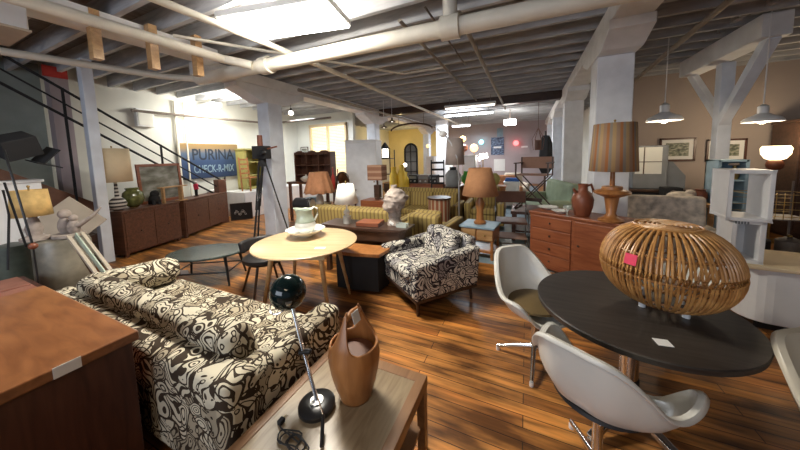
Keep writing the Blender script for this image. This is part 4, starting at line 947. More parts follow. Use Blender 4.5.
# ================================================================== middle left: shelf hutch, lamps, console
q = V(313, 178, 5.4); wv = (V(330, 178, 5.4)-V(297, 178, 5.4)).x
TH = 0.78
t = thing('hall_table', 'grey-topped sideboard table under the small wooden wall hutch', 'table', (q.x-0.05, 5.45, 0), 0.1)
MB().bx(-0.62, 0.62, -0.25, 0.25, V(300, 182, 5.2).z-0.05, V(300, 182, 5.2).z).build('top', 'walnut_h', t); sq_legs(t, 0.56, 0.2, 0, V(300, 182, 5.2).z-0.05, 0.06, 'walnut_h')
TH = V(300, 182, 5.2).z
MB().bx(-0.56, 0.56, -0.2, 0.2, 0.3, 0.33).build('shelf', 'walnut_h', t)
t = thing('curio_hutch', 'small oak hutch with scalloped top, arched pigeonholes and drawer shelves', 'hutch', (q.x, 5.5, TH+0.001), 0.1)
hz = V(313, 152, 5.4).z-TH; 
mb = MB(); mb.bx(-wv/2, -wv/2+0.03, -0.12, 0.12, 0, hz).bx(wv/2-0.03, wv/2, -0.12, 0.12, 0, hz).bx(-wv/2, wv/2, 0.1, 0.12, 0, hz)
z0 = hz*0.22
for f_ in (0.22, 0.55, 0.93): mb.bx(-wv/2, wv/2, -0.12, 0.12, hz*f_-0.012, hz*f_+0.012)
for i in (1, 2): mb.bx(-wv/2+wv*i/3-0.012, -wv/2+wv*i/3+0.012, -0.11, 0.1, z0, hz*0.93)
mb.build('body', 'walnut_h', t)
mb = MB()
for i in range(3): mb.prism([(wv*(i-1)/3+wv*0.15*math.cos(j*PI/8), hz*0.93+0.09*math.sin(j*PI/8)) for j in range(9)], -0.12, -0.10, Matrix(((1, 0, 0, 0), (0, 0, 1, 0), (0, 1, 0, 0), (0, 0, 0, 1))))
mb.build('crest', 'walnut_h', t)
q = V(306, 177, 5.25)
t = thing('serving_bowl', 'white covered bowl in front of the curio hutch', 'bowl', (q.x, 5.25, TH+0.001))
MB().lathe([(0.06, 0), (0.12, 0.05), (0.15, 0.1), (0.13, 0.11), (0.06, 0.15), (0.0, 0.16)], n=28).build('body', 'ceramic', t, smooth=True); MB().ball((0, 0, 0.17), 0.02).build('knob', 'ceramic', t, smooth=True)
q = V(304, 192, 5.2)
t = thing('basin', 'pale grey bucket on the lower shelf of the hall table', 'bucket', (q.x, 5.45, 0.331))
MB().lathe([(0.10, 0), (0.14, 0.25), (0.15, 0.26)], n=24).build('body', 'blue_paint', t, smooth=True)
q = V(304, 204, 3.38)
t = thing('roaster', 'glossy black cylinder lying on its side behind the white pitcher', 'drum', (q.x, 3.38, 0), 0.15)
zc = q.z
MB().cyl((-0.15, 0, zc), (0.15, 0, zc), 0.105, n=28).build('drum', 'black', t, smooth=True, bevel=0.01); MB().cyl((0.15, 0, zc), (0.165, 0, zc), 0.08, n=24).build('end_cap', 'steel', t, smooth=True)
for s in (-1, 1): MB().bar((s*0.1, -0.1, 0), (s*0.1, 0, zc-0.09), 0.025).bar((s*0.1, 0.1, 0), (s*0.1, 0, zc-0.09), 0.025).build('leg', 'dark_wood', t)
# scalloped lamp
YL = 4.6
q = V(320, 200, YL); zb, z1 = V(320, 192, YL).z, V(320, 172, YL).z; zr = 0.62; rb = (V(332, 190, YL).x-V(309, 190, YL).x)/2
t = thing('side_table', 'low dark lamp table behind the console', 'table', (q.x, YL, 0))
MB().cyl((0, 0, zr-0.03), (0, 0, zr), 0.24, n=28).build('tabletop', 'dark_wood', t); four_legs(t, 0.13, 0.13, zr-0.02, 0.015, 0.012, 0.03)
t = thing('table_lamp', 'lamp with orange-brown scalloped shade and bottle-shaped base', 'lamp', (q.x, YL, zr+0.001))
def sc2(u, v):
    a_ = u*2*PI; r = rb*(1-0.42*v)*(1+0.05*math.cos(a_*10)); return Vector((r*math.cos(a_), r*math.sin(a_), (zb-zr)+(z1-zb)*v-0.02*(1-v)*abs(math.cos(a_*5))))
MB().grid(sc2, 80, 5, closeu=True).build('lamp_shade', 'orange_shade', t, smooth=True, solid=0.004)
MB().lathe([(0.07, 0), (0.08, 0.03), (0.075, (zb-zr)*0.6), (0.03, (zb-zr)*0.85), (0.02, (zb-zr)+0.05)], n=24).build('base', 'canvas', t, smooth=True)
MB().cyl((0, 0, zb-zr), (0, 0, z1-zr+0.02), 0.006).cyl((0, 0, z1-zr-0.01), (rb*0.58, 0, z1-zr-0.01), 0.003).cyl((0, 0, z1-zr-0.01), (-rb*0.58, 0, z1-zr-0.01), 0.003).build('stem', 'brass', t)

# console with two tiers
a = G(324, 225, 0.68); b_ = G(412, 233, 0.68); c_ = G(425, 226, 0.68)
d = (b_-a).xy; rz = math.atan2(d.y, d.x); W_ = d.length*0.94; CC = (a+b_)/2+Vector((-0.04, 0, 0)) + Vector((-math.sin(rz), math.cos(rz), 0))*0.19+Vector((-0.10, 0.05, 0))
t = thing('console_table', 'long dark bow-fronted console table carrying lamp, red case and bust', 'console table', (CC.x, CC.y, 0), rz)
bow = [(W_/2+0.06, 0.18), (-W_/2, 0.18)]+[(-W_/2+W_*i/12*1.0, -0.19-0.05*math.sin(PI*i/12)) for i in range(13)]+[(W_/2+0.06, -0.12)]
MB().prism(bow, 0.645, 0.68).build('top', 'dark_wood', t, bevel=0.004)
MB().prism([(x*0.95, y_*0.9) for x, y_ in bow], 0.51, 0.645).build('apron', 'dark_wood', t)
for sx in (-1, 1):
    for sy in (-1, 1): MB().bx(sx*W_*0.44-0.03, sx*W_*0.44+0.03, sy*0.13-0.03, sy*0.13+0.03, 0, 0.51).build('leg', 'dark_wood', t)
MB().bx(-W_*0.44, W_*0.44, 0.10, 0.13, 0.1, 0.51).build('back_panel', 'dark_wood', t)
def con(x, y_): return Vector((CC.x+math.cos(rz)*x-math.sin(rz)*y_, CC.y+math.sin(rz)*x+math.cos(rz)*y_, 0.681))
fl = G(346, 258, 0.50); f_r = G(392, 257, 0.50); cn = (fl+f_r)/2+Vector((0, 0.24, 0))
t = thing('bench', 'low red-brown bench-cabinet with dark sides in front of the console', 'low cabinet', (-1.88, 2.80, 0), 0.1)
MB().prism([(-0.26, -0.24), (0.05, -0.26), (0.36, -0.22), (0.40, 0.0), (0.38, 0.08), (-0.26, 0.08)], 0.46, 0.50).build('top', 'teak', t, bevel=0.004)
MB().prism([(-0.22, -0.19), (0.0, -0.20), (0.32, -0.17), (0.36, 0.06), (-0.22, 0.06)], 0.03, 0.46).build('body', 'matte_black', t)
# white-shade lamp
YL = a.y+0.2
q = V(347, 215, YL); zb, z1 = V(346, 203, YL).z, V(346, 184, YL).z
table_lamp('table_lamp', 'small lamp with crisp white shade and clear square base on the console', (q.x, YL), 0.681,
    [(0.055, 0), (0.055, 0.10), (0.02, 0.11), (0.045, 0.14), (0.045, 0.17), (0.012, 0.2), (0.012, zb-0.68)], (0.165, 0.105, zb-0.68, z1-0.68), 'white_shade', 'ceramic')
q = G(370, 225, 0.685)
t = thing('case', 'flat dull-red case lying on the console between lamp and bust', 'case', (q.x, q.y+0.03, 0.681), rz+0.1)
MB().bx(-0.17, 0.15, -0.12, 0.12, 0, 0.045).build('body', 'clay', t, bevel=0.006); MB().bx(-0.17, 0.15, -0.121, 0.121, 0.04, 0.052).build('lid', 'cherry', t, bevel=0.004)
# bust
q = G(395, 224, 0.685); YB = q.y
zt = V(393, 185, YB).z-0.68
t = thing('bust', 'grey plaster bust of a bearded head on the console', 'bust', (q.x, YB, 0.681), -0.5)
k = zt/0.46
def bh(u, v):
    a_ = u*2*PI; z = v*0.46
    if v < 0.12: r = 0.085-0.02*v/0.12
    elif v < 0.35: r = 0.065+0.0*v
    else:
        s_ = (v-0.35)/0.65; r = 0.02+0.095*math.sin(min(1, s_*1.02+0.12)*PI)**0.55 if s_ < 0.98 else 0.02
    front = max(0, math.cos(a_+PI/2))      # -y
    r += 0.035*front**3*math.exp(-((v-0.42)/0.12)**2)       # beard
    r += 0.022*front**14*math.exp(-((v-0.66)/0.05)**2)       # nose
    r += 0.012*front**4*math.exp(-((v-0.76)/0.03)**2)        # brow
    r -= 0.012*math.exp(-((v-0.71)/0.03)**2)*(max(0, math.cos(a_+PI/2-0.5))**20+max(0, math.cos(a_+PI/2+0.5))**20)
    r += 0.02*max(0, -math.cos(a_+PI/2))*math.exp(-((v-0.7)/0.2)**2)
    pv = Vector((r*math.cos(a_), r*math.sin(a_), z)); r += 0.026*mnoise.noise(pv*22)*(1-front**2*0.9)*min(1, max(0, (v-0.5)*5)) + 0.022*mnoise.noise(pv*30+Vector((3, 1, 2)))*min(1, max(0, (0.6-v)*8))*(v > 0.2)
    r += 0.02*(v > 0.6)*(1-front)
    return Vector((r*math.cos(a_)*k, r*math.sin(a_)*k*1.05, z*k))
MB().grid(bh, 60, 50, closeu=True).build('head', 'plaster', t, smooth=True)
MB().cyl((0, 0, 0), (0, 0, 0.05*k), 0.09*k, 0.08*k, n=24).build('plinth', 'plaster', t, smooth=True)
MB().box((0.06, -0.10, 0.045), (0.07, 0.003, 0.035), rz=0.3, ry=0.4).build('price_tag', 'paper', t)
q = con(W_*0.47, -0.03)
t = thing('glass_dish', 'small square glass dish at the right end of the console', 'dish', tuple(q), rz)
MB().bx(-0.07, 0.07, -0.05, 0.05, 0, 0.01).bx(-0.07, -0.062, -0.05, 0.05, 0.01, 0.05).bx(0.062, 0.07, -0.05, 0.05, 0.01, 0.05).bx(-0.07, 0.07, 0.043, 0.05, 0.01, 0.05).bx(-0.07, 0.07, -0.05, -0.043, 0.01, 0.05).build('dish', 'glassy', t)

# gold striped sofas behind the console
def striped_sofa(label, c, rz, W_=1.7, hb=0.8, name='sofa', group=None):
    t = thing(name, label, 'sofa', c, rz)
    MB().bx(-W_/2, W_/2, -0.4, 0.4, 0.12, 0.34).build('seat_base', 'gold_stripe', t, bevel=0.02)
    MB().box((0, 0.33, (hb+0.2)/2), (W_, 0.18, hb-0.2), rx=-0.08).build('backrest', 'gold_stripe', t, bevel=0.04, smooth=True)
    for s in (-1, 1): MB().bx(s*(W_/2+0.04)-0.07, s*(W_/2+0.04)+0.07, -0.42, 0.38, 0.12, 0.58).build('armrest', 'gold_stripe', t, bevel=0.03, smooth=True)
    n_ = 3 if W_ > 1.5 else 1
    for i in range(n_):
        x0 = -W_/2+0.03+(W_-0.06)*i/n_; MB().bx(x0+0.005, x0+(W_-0.06)/n_-0.005, -0.42, 0.24, 0.34, 0.46).build('seat_cushion', 'gold_stripe', t, bevel=0.03, smooth=True)
        MB().box((x0+(W_-0.06)/n_/2, 0.19, 0.60), ((W_-0.06)/n_-0.01, 0.13, 0.34), rx=-0.15).build('back_cushion', 'gold_stripe', t, bevel=0.04, smooth=True)
    for sx in (-1, 1):
        for sy in (-1, 1): MB().cyl((sx*W_*0.45, sy*0.33, 0.12), (sx*W_*0.45, sy*0.33, 0), 0.02, 0.014, 10).build('leg', 'dark_wood', t, smooth=True)
    return t
striped_sofa('gold striped sofa right behind the console, its back to the bust', (-2.64, 4.06, 0), PI, 1.5, 0.78)
striped_sofa('gold striped sofa facing us farther back, behind the bust', (-2.2, 5.75, 0), 0.0, 1.7, 0.84)
striped_sofa('gold striped armchair right of the bust, in front of the brown cone lamp', (-1.34, 4.12, 0), PI-0.1, 0.5, 0.74, 'armchair')
striped_sofa('gold striped armchair behind the brown cone lamp', (-0.82, 6.2, 0), 0.05, 0.58, 0.86, 'armchair')
# slatted drum side table
q = V(439, 197, 5.1); zt = q.z; rr_ = (V(450, 198, 5.1).x-V(427, 198, 5.1).x)/2
t = thing('drum_table', 'round slatted drum side table behind the gold armchair', 'side table', (q.x, 5.1, 0))
MB().cyl((0, 0, 0.0), (0, 0, zt-0.03), rr_*0.92, n=36).build('drum', 'slat_side', t, smooth=True); MB().cyl((0, 0, zt-0.03), (0, 0, zt), rr_, n=36).build('tabletop', 'dark_wood', t, smooth=True)
# end table with lamp
q = G(477, 222, 0.5); ec = Vector((-0.72, 4.45, 0))
ec = G(477, 225, 0.5); ec = Vector((ec.x+0.03, ec.y+0.12, 0))
t = thing('end_table', 'two-drawer oak end table with grey top carrying the brown cone lamp', 'end table', tuple(ec), -0.12)
MB().bx(-0.27, 0.27, -0.24, 0.24, 0.47, 0.50).build('top', 'blue_paint', t, bevel=0.004); MB().bx(-0.25, 0.25, -0.21, 0.22, 0.28, 0.47).build('body', 'teak', t)
for x in (-0.125, 0.125):
    d_ = MB().bx(x-0.115, x+0.115, -0.225, -0.21, 0.30, 0.455).build('drawer', 'oak', t, bevel=0.003); MB().ball((x, -0.235, 0.38), 0.014, n=10).build('knob', 'brass', d_, smooth=True)
sq_legs(t, 0.23, 0.2, 0, 0.28, 0.04, 'teak'); MB().bx(-0.25, 0.25, -0.21, 0.21, 0.10, 0.12).build('shelf', 'teak', t)
zb, z1 = V(480, 195, ec.y).z, V(480, 168, ec.y).z; r_b = (V(498, 195, ec.y).x-V(462, 195, ec.y).x)/2
table_lamp('table_lamp', 'lamp with big brown cone shade and tall wooden base on the oak end table', (V(480, 195, ec.y).x, ec.y), 0.501,
    [(0.09, 0), (0.095, 0.03), (0.06, 0.06), (0.05, 0.2), (0.075, 0.32), (0.03, zb-0.52), (0.02, zb-0.45)], (r_b, r_b*0.62, zb-0.5, z1-0.5), 'brown_shade', 'teak')
# arc floor lamp
YA = 4.55
sb_, st_ = V(453, 165, YA), V(453, 138, YA); top_ = V(437, 128, YA); bp_ = Vector((V(459, 200, YA).x, YA, 0))
t = thing('floor_lamp', 'arching chrome floor lamp with hanging grey-brown shade', 'floor lamp', (bp_.x, YA, 0))
pts = [Vector((0, 0, 0.02)), Vector((0, 0, 0.9)), V(459, 180, YA)-bp_+Vector((0, 0, 0)), V(457, 158, YA)-bp_, V(451, 143, YA)-bp_, V(444, 134, YA)-bp_, V(437, 129, YA)-bp_]
MB().tube(pts, 0.016, 10).build('pole', 'steel', t, smooth=True); MB().cyl((0, 0, 0), (0, 0, 0.03), 0.15, n=32).build('base', 'steel', t, smooth=True)
MB().ball(V(443, 134, YA)-bp_, 0.07, (1, 1, 0.8)).build('joint_cap', 'white_paint', t, smooth=True)
c_ = sb_-bp_; r1_ = (V(463, 165, YA).x-V(444, 165, YA).x)/2
o_ = MB().lathe([(r1_, c_.z), (r1_*0.85, st_.z)], (c_.x, 0.13, 0), n=32, cap=False).build('lamp_shade', 'grey_shade', t, smooth=True, solid=0.004)
MB().cyl((c_.x, 0.13, c_.z+0.1), (c_.x, 0.13, st_.z), 0.01).bar((c_.x, 0.13, st_.z-0.01), V(450, 142, YA)-bp_, 0.01).build('hanger', 'steel', t)

# tall white cabinet with banded lamp before it
q = V(360, 205, 5.6); x0, x1 = V(346, 205, 5.6).x, V(373, 205, 5.6).x; zt = V(360, 141, 5.6).z
t = thing('wardrobe', 'tall plain white cabinet between window and yellow corner', 'cabinet', ((x0+x1)/2, 5.9, 0), 0.25)
MB().bx(-(x1-x0)/2, (x1-x0)/2, -0.25, 0.25, 0, zt).build('body', 'white_paint', t, bevel=0.006); MB().bx(-(x1-x0)/2+0.03, (x1-x0)/2-0.03, -0.265, -0.25, 0.06, zt-0.05).build('door', 'white_wood', t, bevel=0.004)
MB().ball(((x1-x0)/2-0.07, -0.28, 1.0), 0.018).build('knob', 'brass', t, smooth=True); MB().bx(-(x1-x0)/2-0.02, (x1-x0)/2+0.02, -0.27, 0.25, zt, zt+0.03).build('top', 'white_paint', t)
YL = 4.9; q = V(378, 200, YL); zb, z1 = V(378, 180, YL).z, V(378, 165, YL).z; rb = (V(385, 175, YL).x-V(371, 175, YL).x)/2; zs = 0.72
t = thing('side_table', 'cherry side table under the banded square lamp', 'table', (q.x, YL, 0)); MB().bx(-0.3, 0.3, -0.2, 0.2, zs-0.22, zs).build('body', 'cherry', t, bevel=0.004); sq_legs(t, 0.26, 0.16, 0, zs-0.2, 0.04, 'cherry')
t = thing('table_lamp', 'lamp with square banded brown shade before the tall white cabinet', 'lamp', (q.x, YL, zs+0.001))
MB().bx(-rb, rb, -rb*0.7, rb*0.7, zb-zs, z1-zs).build('lamp_shade', 'band_shade', t); MB().bx(-0.05, 0.05, -0.04, 0.04, 0, 0.03).cyl((0, 0, 0.03), (0, 0, zb-zs), 0.02).bx(-0.06, 0.06, -0.05, 0.05, 0.04, (zb-zs)*0.75).build('base', 'dark_wood', t)
# round tray mirror and red bottles near the window
YL = 5.12; q = V(344, 180, YL); zbx = q.x
t = thing('vanity_table', 'small brown vanity table with round mirror below the window', 'table', (q.x, YL, 0)); zt = 0.86
MB().bx(-0.31, 0.22, -0.16, 0.16, zt-0.03, zt).build('top', 'walnut_h', t); sq_legs(t, 0.20, 0.13, 0, zt-0.03, 0.035, 'walnut_h'); 
mb = MB(); cz = V(343, 179, YL).z; mb.tube([(0.0+0.16*math.cos(i*PI/12), -0.05, cz+0.16*math.sin(i*PI/12)) for i in range(24)], 0.018, 6, closed=True); mb.build('mirror_frame', 'dark_wood', t, smooth=True); MB().cyl((0, -0.045, cz), (0, -0.035, cz), 0.15, n=28).build('mirror', 'mirror', t)
for s in (-1, 1): MB().bar((s*0.16, -0.05, zt), (s*0.17, -0.05, cz), 0.02).build('mirror_post', 'dark_wood', t)
for k, px in enumerate((333, 336)):
    q = V(px, 172, 5.1); t = thing('bottle', ['red glass bottle, the left and taller of two by the window', 'red glass bottle, the right and shorter of two by the window'][k], 'bottle', (zbx-0.25+0.075*k, 5.05+0.08*k, 0.861))
    h_ = q.z+0.1-0.86-0.05*k; MB().lathe([(0.035, 0), (0.04, 0.02), (0.04, h_*0.6), (0.012, h_*0.75), (0.012, h_)], n=16).build('body', 'red', t, smooth=True); MB().cyl((0, 0, h_), (0, 0, h_+0.02), 0.014).build('cap', 'brass', t)
# framed picture on middle wall
framed_picture('framed_picture', 'small dark-framed picture left of the blinded window', (V(315, 150, 7.98).x-0.5, 7.97, V(315, 160, 7.98).z), 0.35, 0.5, 0, 0, 'dark_wood', 'art_grey', 0.03, 0.025)

# ================================================================== right: dresser with jug, dishes, striped lamp
a = G(529, 262); b_ = G(529, 211, 0.8)
dA = Vector((0.05, 4.18, 0)); dB = Vector((1.0, 3.62, 0)); dd = dB-dA; rzD = math.atan2(dd.y, dd.x); nn = Vector((-dd.y, dd.x, 0)).normalized()
DC = (dA+dB)/2+nn*0.23
t = thing('dresser', 'red-brown dresser with drawers at its left and a door at its right, beside the column', 'dresser', tuple(DC), rzD)
Wd = dd.length
MB().bx(-Wd/2, Wd/2, -0.22, 0.23, 0.04, 0.77).build('body', 'cherry', t, bevel=0.004); MB().bx(-Wd/2-0.012, Wd/2+0.012, -0.24, 0.23, 0.77, 0.80).build('top', 'cherry', t, bevel=0.005); MB().bx(-Wd/2+0.03, Wd/2-0.03, -0.19, 0.2, 0, 0.04).build('plinth', 'dark_wood', t)
for j in range(4):
    z0 = 0.07+j*0.172; d_ = MB().bx(-Wd/2+0.03, -0.02, -0.235, -0.22, z0, z0+0.16).build('drawer', 'cherry', t, bevel=0.005); MB().ball((-Wd/4, -0.245, z0+0.08), 0.013, n=10).build('knob', 'dark_wood', d_, smooth=True)
d_ = MB().bx(0.02, Wd/2-0.03, -0.235, -0.22, 0.07, 0.745).build('door', 'cherry', t, bevel=0.005); MB().ball((0.07, -0.245, 0.45), 0.013, n=10).build('knob', 'dark_wood', d_, smooth=True)
MB().bx(Wd/2-0.03, Wd/2, -0.24, -0.22, 0.04, 0.77).build('corner_post', 'oak', t)
q = G(582, 216, 0.80)
t = thing('jug', 'tall red-brown clay jug with side handle on the dresser', 'jug', (q.x, q.y, 0.801), 0.5)
hz = V(584, 184, q.y).z-0.8; k = hz/0.42
MB().lathe([(0.075*k, 0), (0.085*k, 0.01), (0.115*k, 0.12*k), (0.125*k, 0.22*k), (0.10*k, 0.30*k), (0.055*k, 0.34*k), (0.05*k, 0.38*k), (0.06*k, 0.42*k)], n=36, cap=False).cyl((0, 0, 0), (0, 0, 0.01), 0.075*k).build('body', 'clay', t, smooth=True)
MB().tube([(0.05*k, 0, 0.39*k), (0.11*k, 0, 0.41*k), (0.14*k, 0, 0.34*k), (0.12*k, 0, 0.26*k)], 0.014, 10).build('handle', 'clay', t, smooth=True)
MB().tube([(-0.08*k, 0, 0.30*k), (-0.13*k, 0, 0.36*k)], [0.022, 0.014], 10).build('spout', 'clay', t, smooth=True)
for k, (px, py, r, lb) in enumerate(((548, 209, 0.13, 'white lace doily dish at the left on the dresser'), (560, 213, 0.10, 'small white scalloped dish in front of the jug'))):
    q = G(px, py, 0.80); t = thing('dish', lb, 'dish', (q.x, q.y, 0.801))
    MB().lathe([(r*0.5, 0), (r*0.6, 0.01), (r, 0.035), (r*0.98, 0.038), (r*0.5, 0.014), (0, 0.012)], n=32, wob=lambda a_, z: 1+0.05*math.cos(a_*10)).build('body', 'ceramic', t, smooth=True)
q = G(567, 216, 0.8); t = thing('glass_goblet', 'clear glass goblet standing on the dresser behind the dishes', 'goblet', (q.x, q.y, 0.801))
MB().lathe([(0.04, 0), (0.006, 0.01), (0.006, 0.06), (0.045, 0.09), (0.05, 0.13)], n=20, cap=False).build('body', 'glassy', t, smooth=True)
q = G(608, 221, 0.80); YL = q.y
zb, z1 = V(612, 171, YL).z, V(612, 124, YL).z; r_b = (V(637, 172, YL).x-V(588, 172, YL).x)/2; zd = V(607, 192, YL).z
table_lamp('table_lamp', 'big table lamp with vertically striped shade and turned saucer-like wooden base', (V(612, 190, YL).x, YL), 0.801,
    [(0.12, 0), (0.125, 0.02), (0.07, 0.05), (0.045, 0.09), (0.07, zd-0.86), (0.17, zd-0.815), (0.175, zd-0.80), (0.165, zd-0.785), (0.10, zd-0.765), (0.095, zd-0.735), (0.025, zd-0.725), (0.022, zb-0.8), (0.022, zb-0.7)],
    (r_b, r_b*0.86, zb-0.8, z1-0.8), 'shade_stripe', 'teak')

# director's chairs
def director(label, c, rz, zs, hb, fab, wood_m, tall=False, kx=0.27):
    t = thing('directors_chair', label, 'chair', c, rz)
    MB().bx(-kx, kx, -0.2, 0.2, zs-0.02, zs).build('seat', fab, t, bevel=0.008)
    MB().bx(-kx-0.02, kx+0.02, 0.19, 0.215, zs+hb-0.22, zs+hb).build('backrest', fab, t, bevel=0.01)
    for s in (-1, 1):
        MB().bar((s*kx, 0.2, zs-0.03), (s*kx, 0.2, zs+hb), 0.025).build('upright', wood_m, t); MB().bar((s*kx, -0.2, zs-0.03), (s*kx, -0.2, zs+0.2), 0.025).build('upright', wood_m, t)
        MB().bx(s*kx-0.03, s*kx+0.03, -0.24, 0.22, zs+0.2, zs+0.22).build('armrest', wood_m, t)
    for y_ in (-0.2, 0.2):
        for s in (-1, 1): MB().bar((s*kx, y_, zs-0.03), (-s*kx, y_, 0.03), 0.025, 0.02).build('leg', wood_m, t)
    for s in (-1, 1): MB().bar((s*kx, -0.22, 0.015), (s*kx, 0.22, 0.015), 0.03).build('foot_rail', wood_m, t)
    if tall: MB().bar((-kx*0.7, -0.22, 0.2), (kx*0.7, -0.22, 0.2), 0.03, 0.06).build('footrest', wood_m, t)
    return t
YD = 5.7; q = V(534, 175, YD); zt = V(534, 157, YD).z; zf = 0.55
t = thing('low_table', 'low brown wooden platform table carrying the tall canvas chair', 'table', (q.x, YD, 0)); MB().bx(-0.38, 0.38, -0.4, 0.4, zf-0.05, zf).build('top', 'walnut_h', t, bevel=0.004); sq_legs(t, 0.33, 0.35, 0, zf-0.05, 0.06, 'walnut_h'); MB().bx(-0.33, 0.33, -0.3, 0.3, 0.15, 0.18).build('shelf', 'walnut_h', t)
zs = V(534, 174, YD).z
director('tall brown canvas folding director chair raised above the dresser', (q.x, YD, zf+0.001), -0.25, zs-zf, zt-zs, 'canvas_brown', 'dark_wood', True)
YF = 4.95; q = V(511, 214, YF)
t = thing('folding_chair', 'dark metal folding armchair with brown seat standing in the aisle', 'chair', (q.x, YF, 0), 0.1)
zs = 0.46; zt = V(511, 195, YF).z+0.04
MB().bx(-0.24, 0.24, -0.2, 0.2, zs-0.02, zs+0.02).build('seat', 'leather', t, bevel=0.01); MB().bx(-0.24, 0.24, 0.19, 0.22, zt-0.2, zt).build('backrest', 'leather', t, bevel=0.01)
for s in (-1, 1):
    MB().tube([(s*0.25, -0.22, 0), (s*0.25, -0.2, zs+0.18), (s*0.25, 0.2, zs+0.2)], 0.013, 8).build('front_leg', 'iron', t, smooth=True); MB().tube([(s*0.25, 0.22, 0), (s*0.25, 0.2, zs+0.2), (s*0.24, 0.21, zt)], 0.013, 8).build('rear_leg', 'iron', t, smooth=True)
    MB().bar((s*0.25, -0.2, 0.12), (s*0.25, 0.2, 0.12), 0.015).build('stretcher', 'iron', t)
MB().bx(-0.24, 0.24, -0.18, 0.18, 0.19, 0.205).build('lower_shelf', 'canvas_brown', t); MB().bar((-0.25, -0.21, 0.12), (0.25, -0.21, 0.12), 0.015).build('stretcher', 'iron', t)

# ================================================================== right-hand bay
for k, (px0, px1, py0, py1, lb) in enumerate(((659, 695, 138, 161, 'framed hunting print on the tan wall, left of the braced post'), (706, 746, 139, 161, 'framed print on the tan wall half hidden behind the braced post'))):
    a = V(px0, py1, 7.86); b_ = V(px1, py1, 7.86); zt = V((px0+px1)/2, py0, 7.86).z
    framed_picture('framed_picture', lb, ((a.x+b_.x)/2, 7.875, (a.z+b_.z)/2), b_.x-a.x, zt-(a.z+b_.z)/2, 0, 0, 'walnut', 'art_print', 0.07, 0.035)
# faded floral armchair behind the basket
q = V(675, 206, 4.1)
t = thing('armchair', 'faded floral armchair behind the rattan ottoman', 'armchair', (1.70, 4.6, 0), 0.0)
MB().bx(-0.42, 0.42, -0.36, 0.36, 0.1, 0.40).build('seat_base', 'floral', t, bevel=0.05, smooth=True); MB().box((0, 0.28, 0.62), (0.84, 0.20, 0.70), rx=-0.10).build('backrest', 'floral', t, bevel=0.05, smooth=True, seg=5)
for s in (-1, 1): MB().bx(s*0.42-0.09, s*0.42+0.09, -0.38, 0.34, 0.1, 0.60).build('armrest', 'floral', t, bevel=0.07, smooth=True, seg=4)
MB().bx(-0.32, 0.32, -0.38, 0.2, 0.40, 0.52).build('seat_cushion', 'canvas', t, bevel=0.05, smooth=True, seg=4)
for sx in (-1, 1):
    for sy in (-1, 1): MB().cyl((sx*0.38, sy*0.3, 0.1), (sx*0.38, sy*0.3, 0), 0.025, 0.018).build('leg', 'dark_wood', t)
# white bowls seen through the canes
q = V(690, 265, 3.35)
t = thing('enamel_basin', 'white enamel basin on a low stool seen through the canes of the ottoman', 'basin', (1.22, 2.95, 0.46))
MB().lathe([(0.10, 0), (0.13, 0.01), (0.2, 0.12), (0.22, 0.125), (0.19, 0.115), (0.12, 0.02), (0, 0.018)], n=32).build('body', 'ceramic', t, smooth=True)
t = thing('stool', 'low dark stool under the white basin', 'stool', (1.22, 2.95, 0)); MB().cyl((0, 0, 0.42), (0, 0, 0.459), 0.17, n=28).build('seat', 'dark_wood', t); four_legs(t, 0.09, 0.09, 0.43, 0.016, 0.013, 0.04)
# dark trunk, old television set, covered things behind the striped lamp
q = V(641, 200, 6.2)
t = thing('chest', 'dark low chest against the tan wall carrying the grey television', 'chest', (q.x+0.15, 6.35, 0), 0.05)
zt = V(641, 189, 6.1).z
MB().bx(-0.5, 0.55, -0.28, 0.28, 0.04, zt-0.05).build('body', 'matte_black', t, bevel=0.01); MB().bx(-0.52, 0.57, -0.3, 0.3, zt-0.05, zt).build('lid', 'dark_wood', t, bevel=0.01); MB().bx(-0.45, 0.5, -0.25, 0.25, 0, 0.04).build('plinth', 'black', t)
a, b_ = V(629, 187, 6.2), V(664, 187, 6.2); z1 = V(645, 140, 6.2).z
t = thing('television', 'old grey television with a pale lit-looking screen on the dark chest', 'television', ((a.x+b_.x)/2, 6.3, zt+0.001), 0.05)
W_ = (b_.x-a.x); Hh = z1-zt-0.1
MB().bx(-W_/2, W_/2, -0.2, 0.05, 0, Hh).build('casing', 'grey_tv', t, bevel=0.02); MB().bx(-W_/2+0.03, W_/2-0.09, -0.208, -0.2, Hh*0.35, Hh-0.03).build('screen', 'wall_white', t)
MB().bx(-W_/2+0.03, W_/2-0.09, -0.214, -0.206, Hh*0.62, Hh*0.62+0.012).bx(-W_/2+0.14, -W_/2+0.155, -0.214, -0.206, Hh*0.35, Hh-0.03).build('screen_bars', 'dark_wood', t)
MB().prism([(-0.06, 0), (0.3, 0), (0.3, Hh*0.3), (0.12, Hh*0.62), (-0.06, Hh*0.62)], -0.1, 0.1, Matrix(((1, 0, 0, W_/2-0.02), (0, 0, 1, 0), (0, 1, 0, 0), (0, 0, 0, 1)))).build('rear_hood', 'grey_tv', t, bevel=0.01)
q = V(672, 193, 5.9)
t = thing('box_camera', 'small black box with a round lens right of the television', 'box', (q.x, 5.95, 0)); MB().bx(-0.12, 0.12, -0.1, 0.1, q.z-0.12, q.z+0.09).build('body', 'matte_black', t, bevel=0.01); MB().cyl((0, -0.1, q.z), (0, -0.13, q.z), 0.05).build('lens', 'iron', t); MB().cyl((0, 0, 0.02), (0, 0, q.z-0.12), 0.025).cyl((0, 0, 0), (0, 0, 0.02), 0.14).build('stand', 'matte_black', t)
q = G(700, 205, 0.9); q = V(695, 201, 5.4)
t = thing('oak_table', 'pale oak table with clutter behind the floral armchair', 'table', (q.x-0.03, 5.4, 0), 0.0); zt = q.z
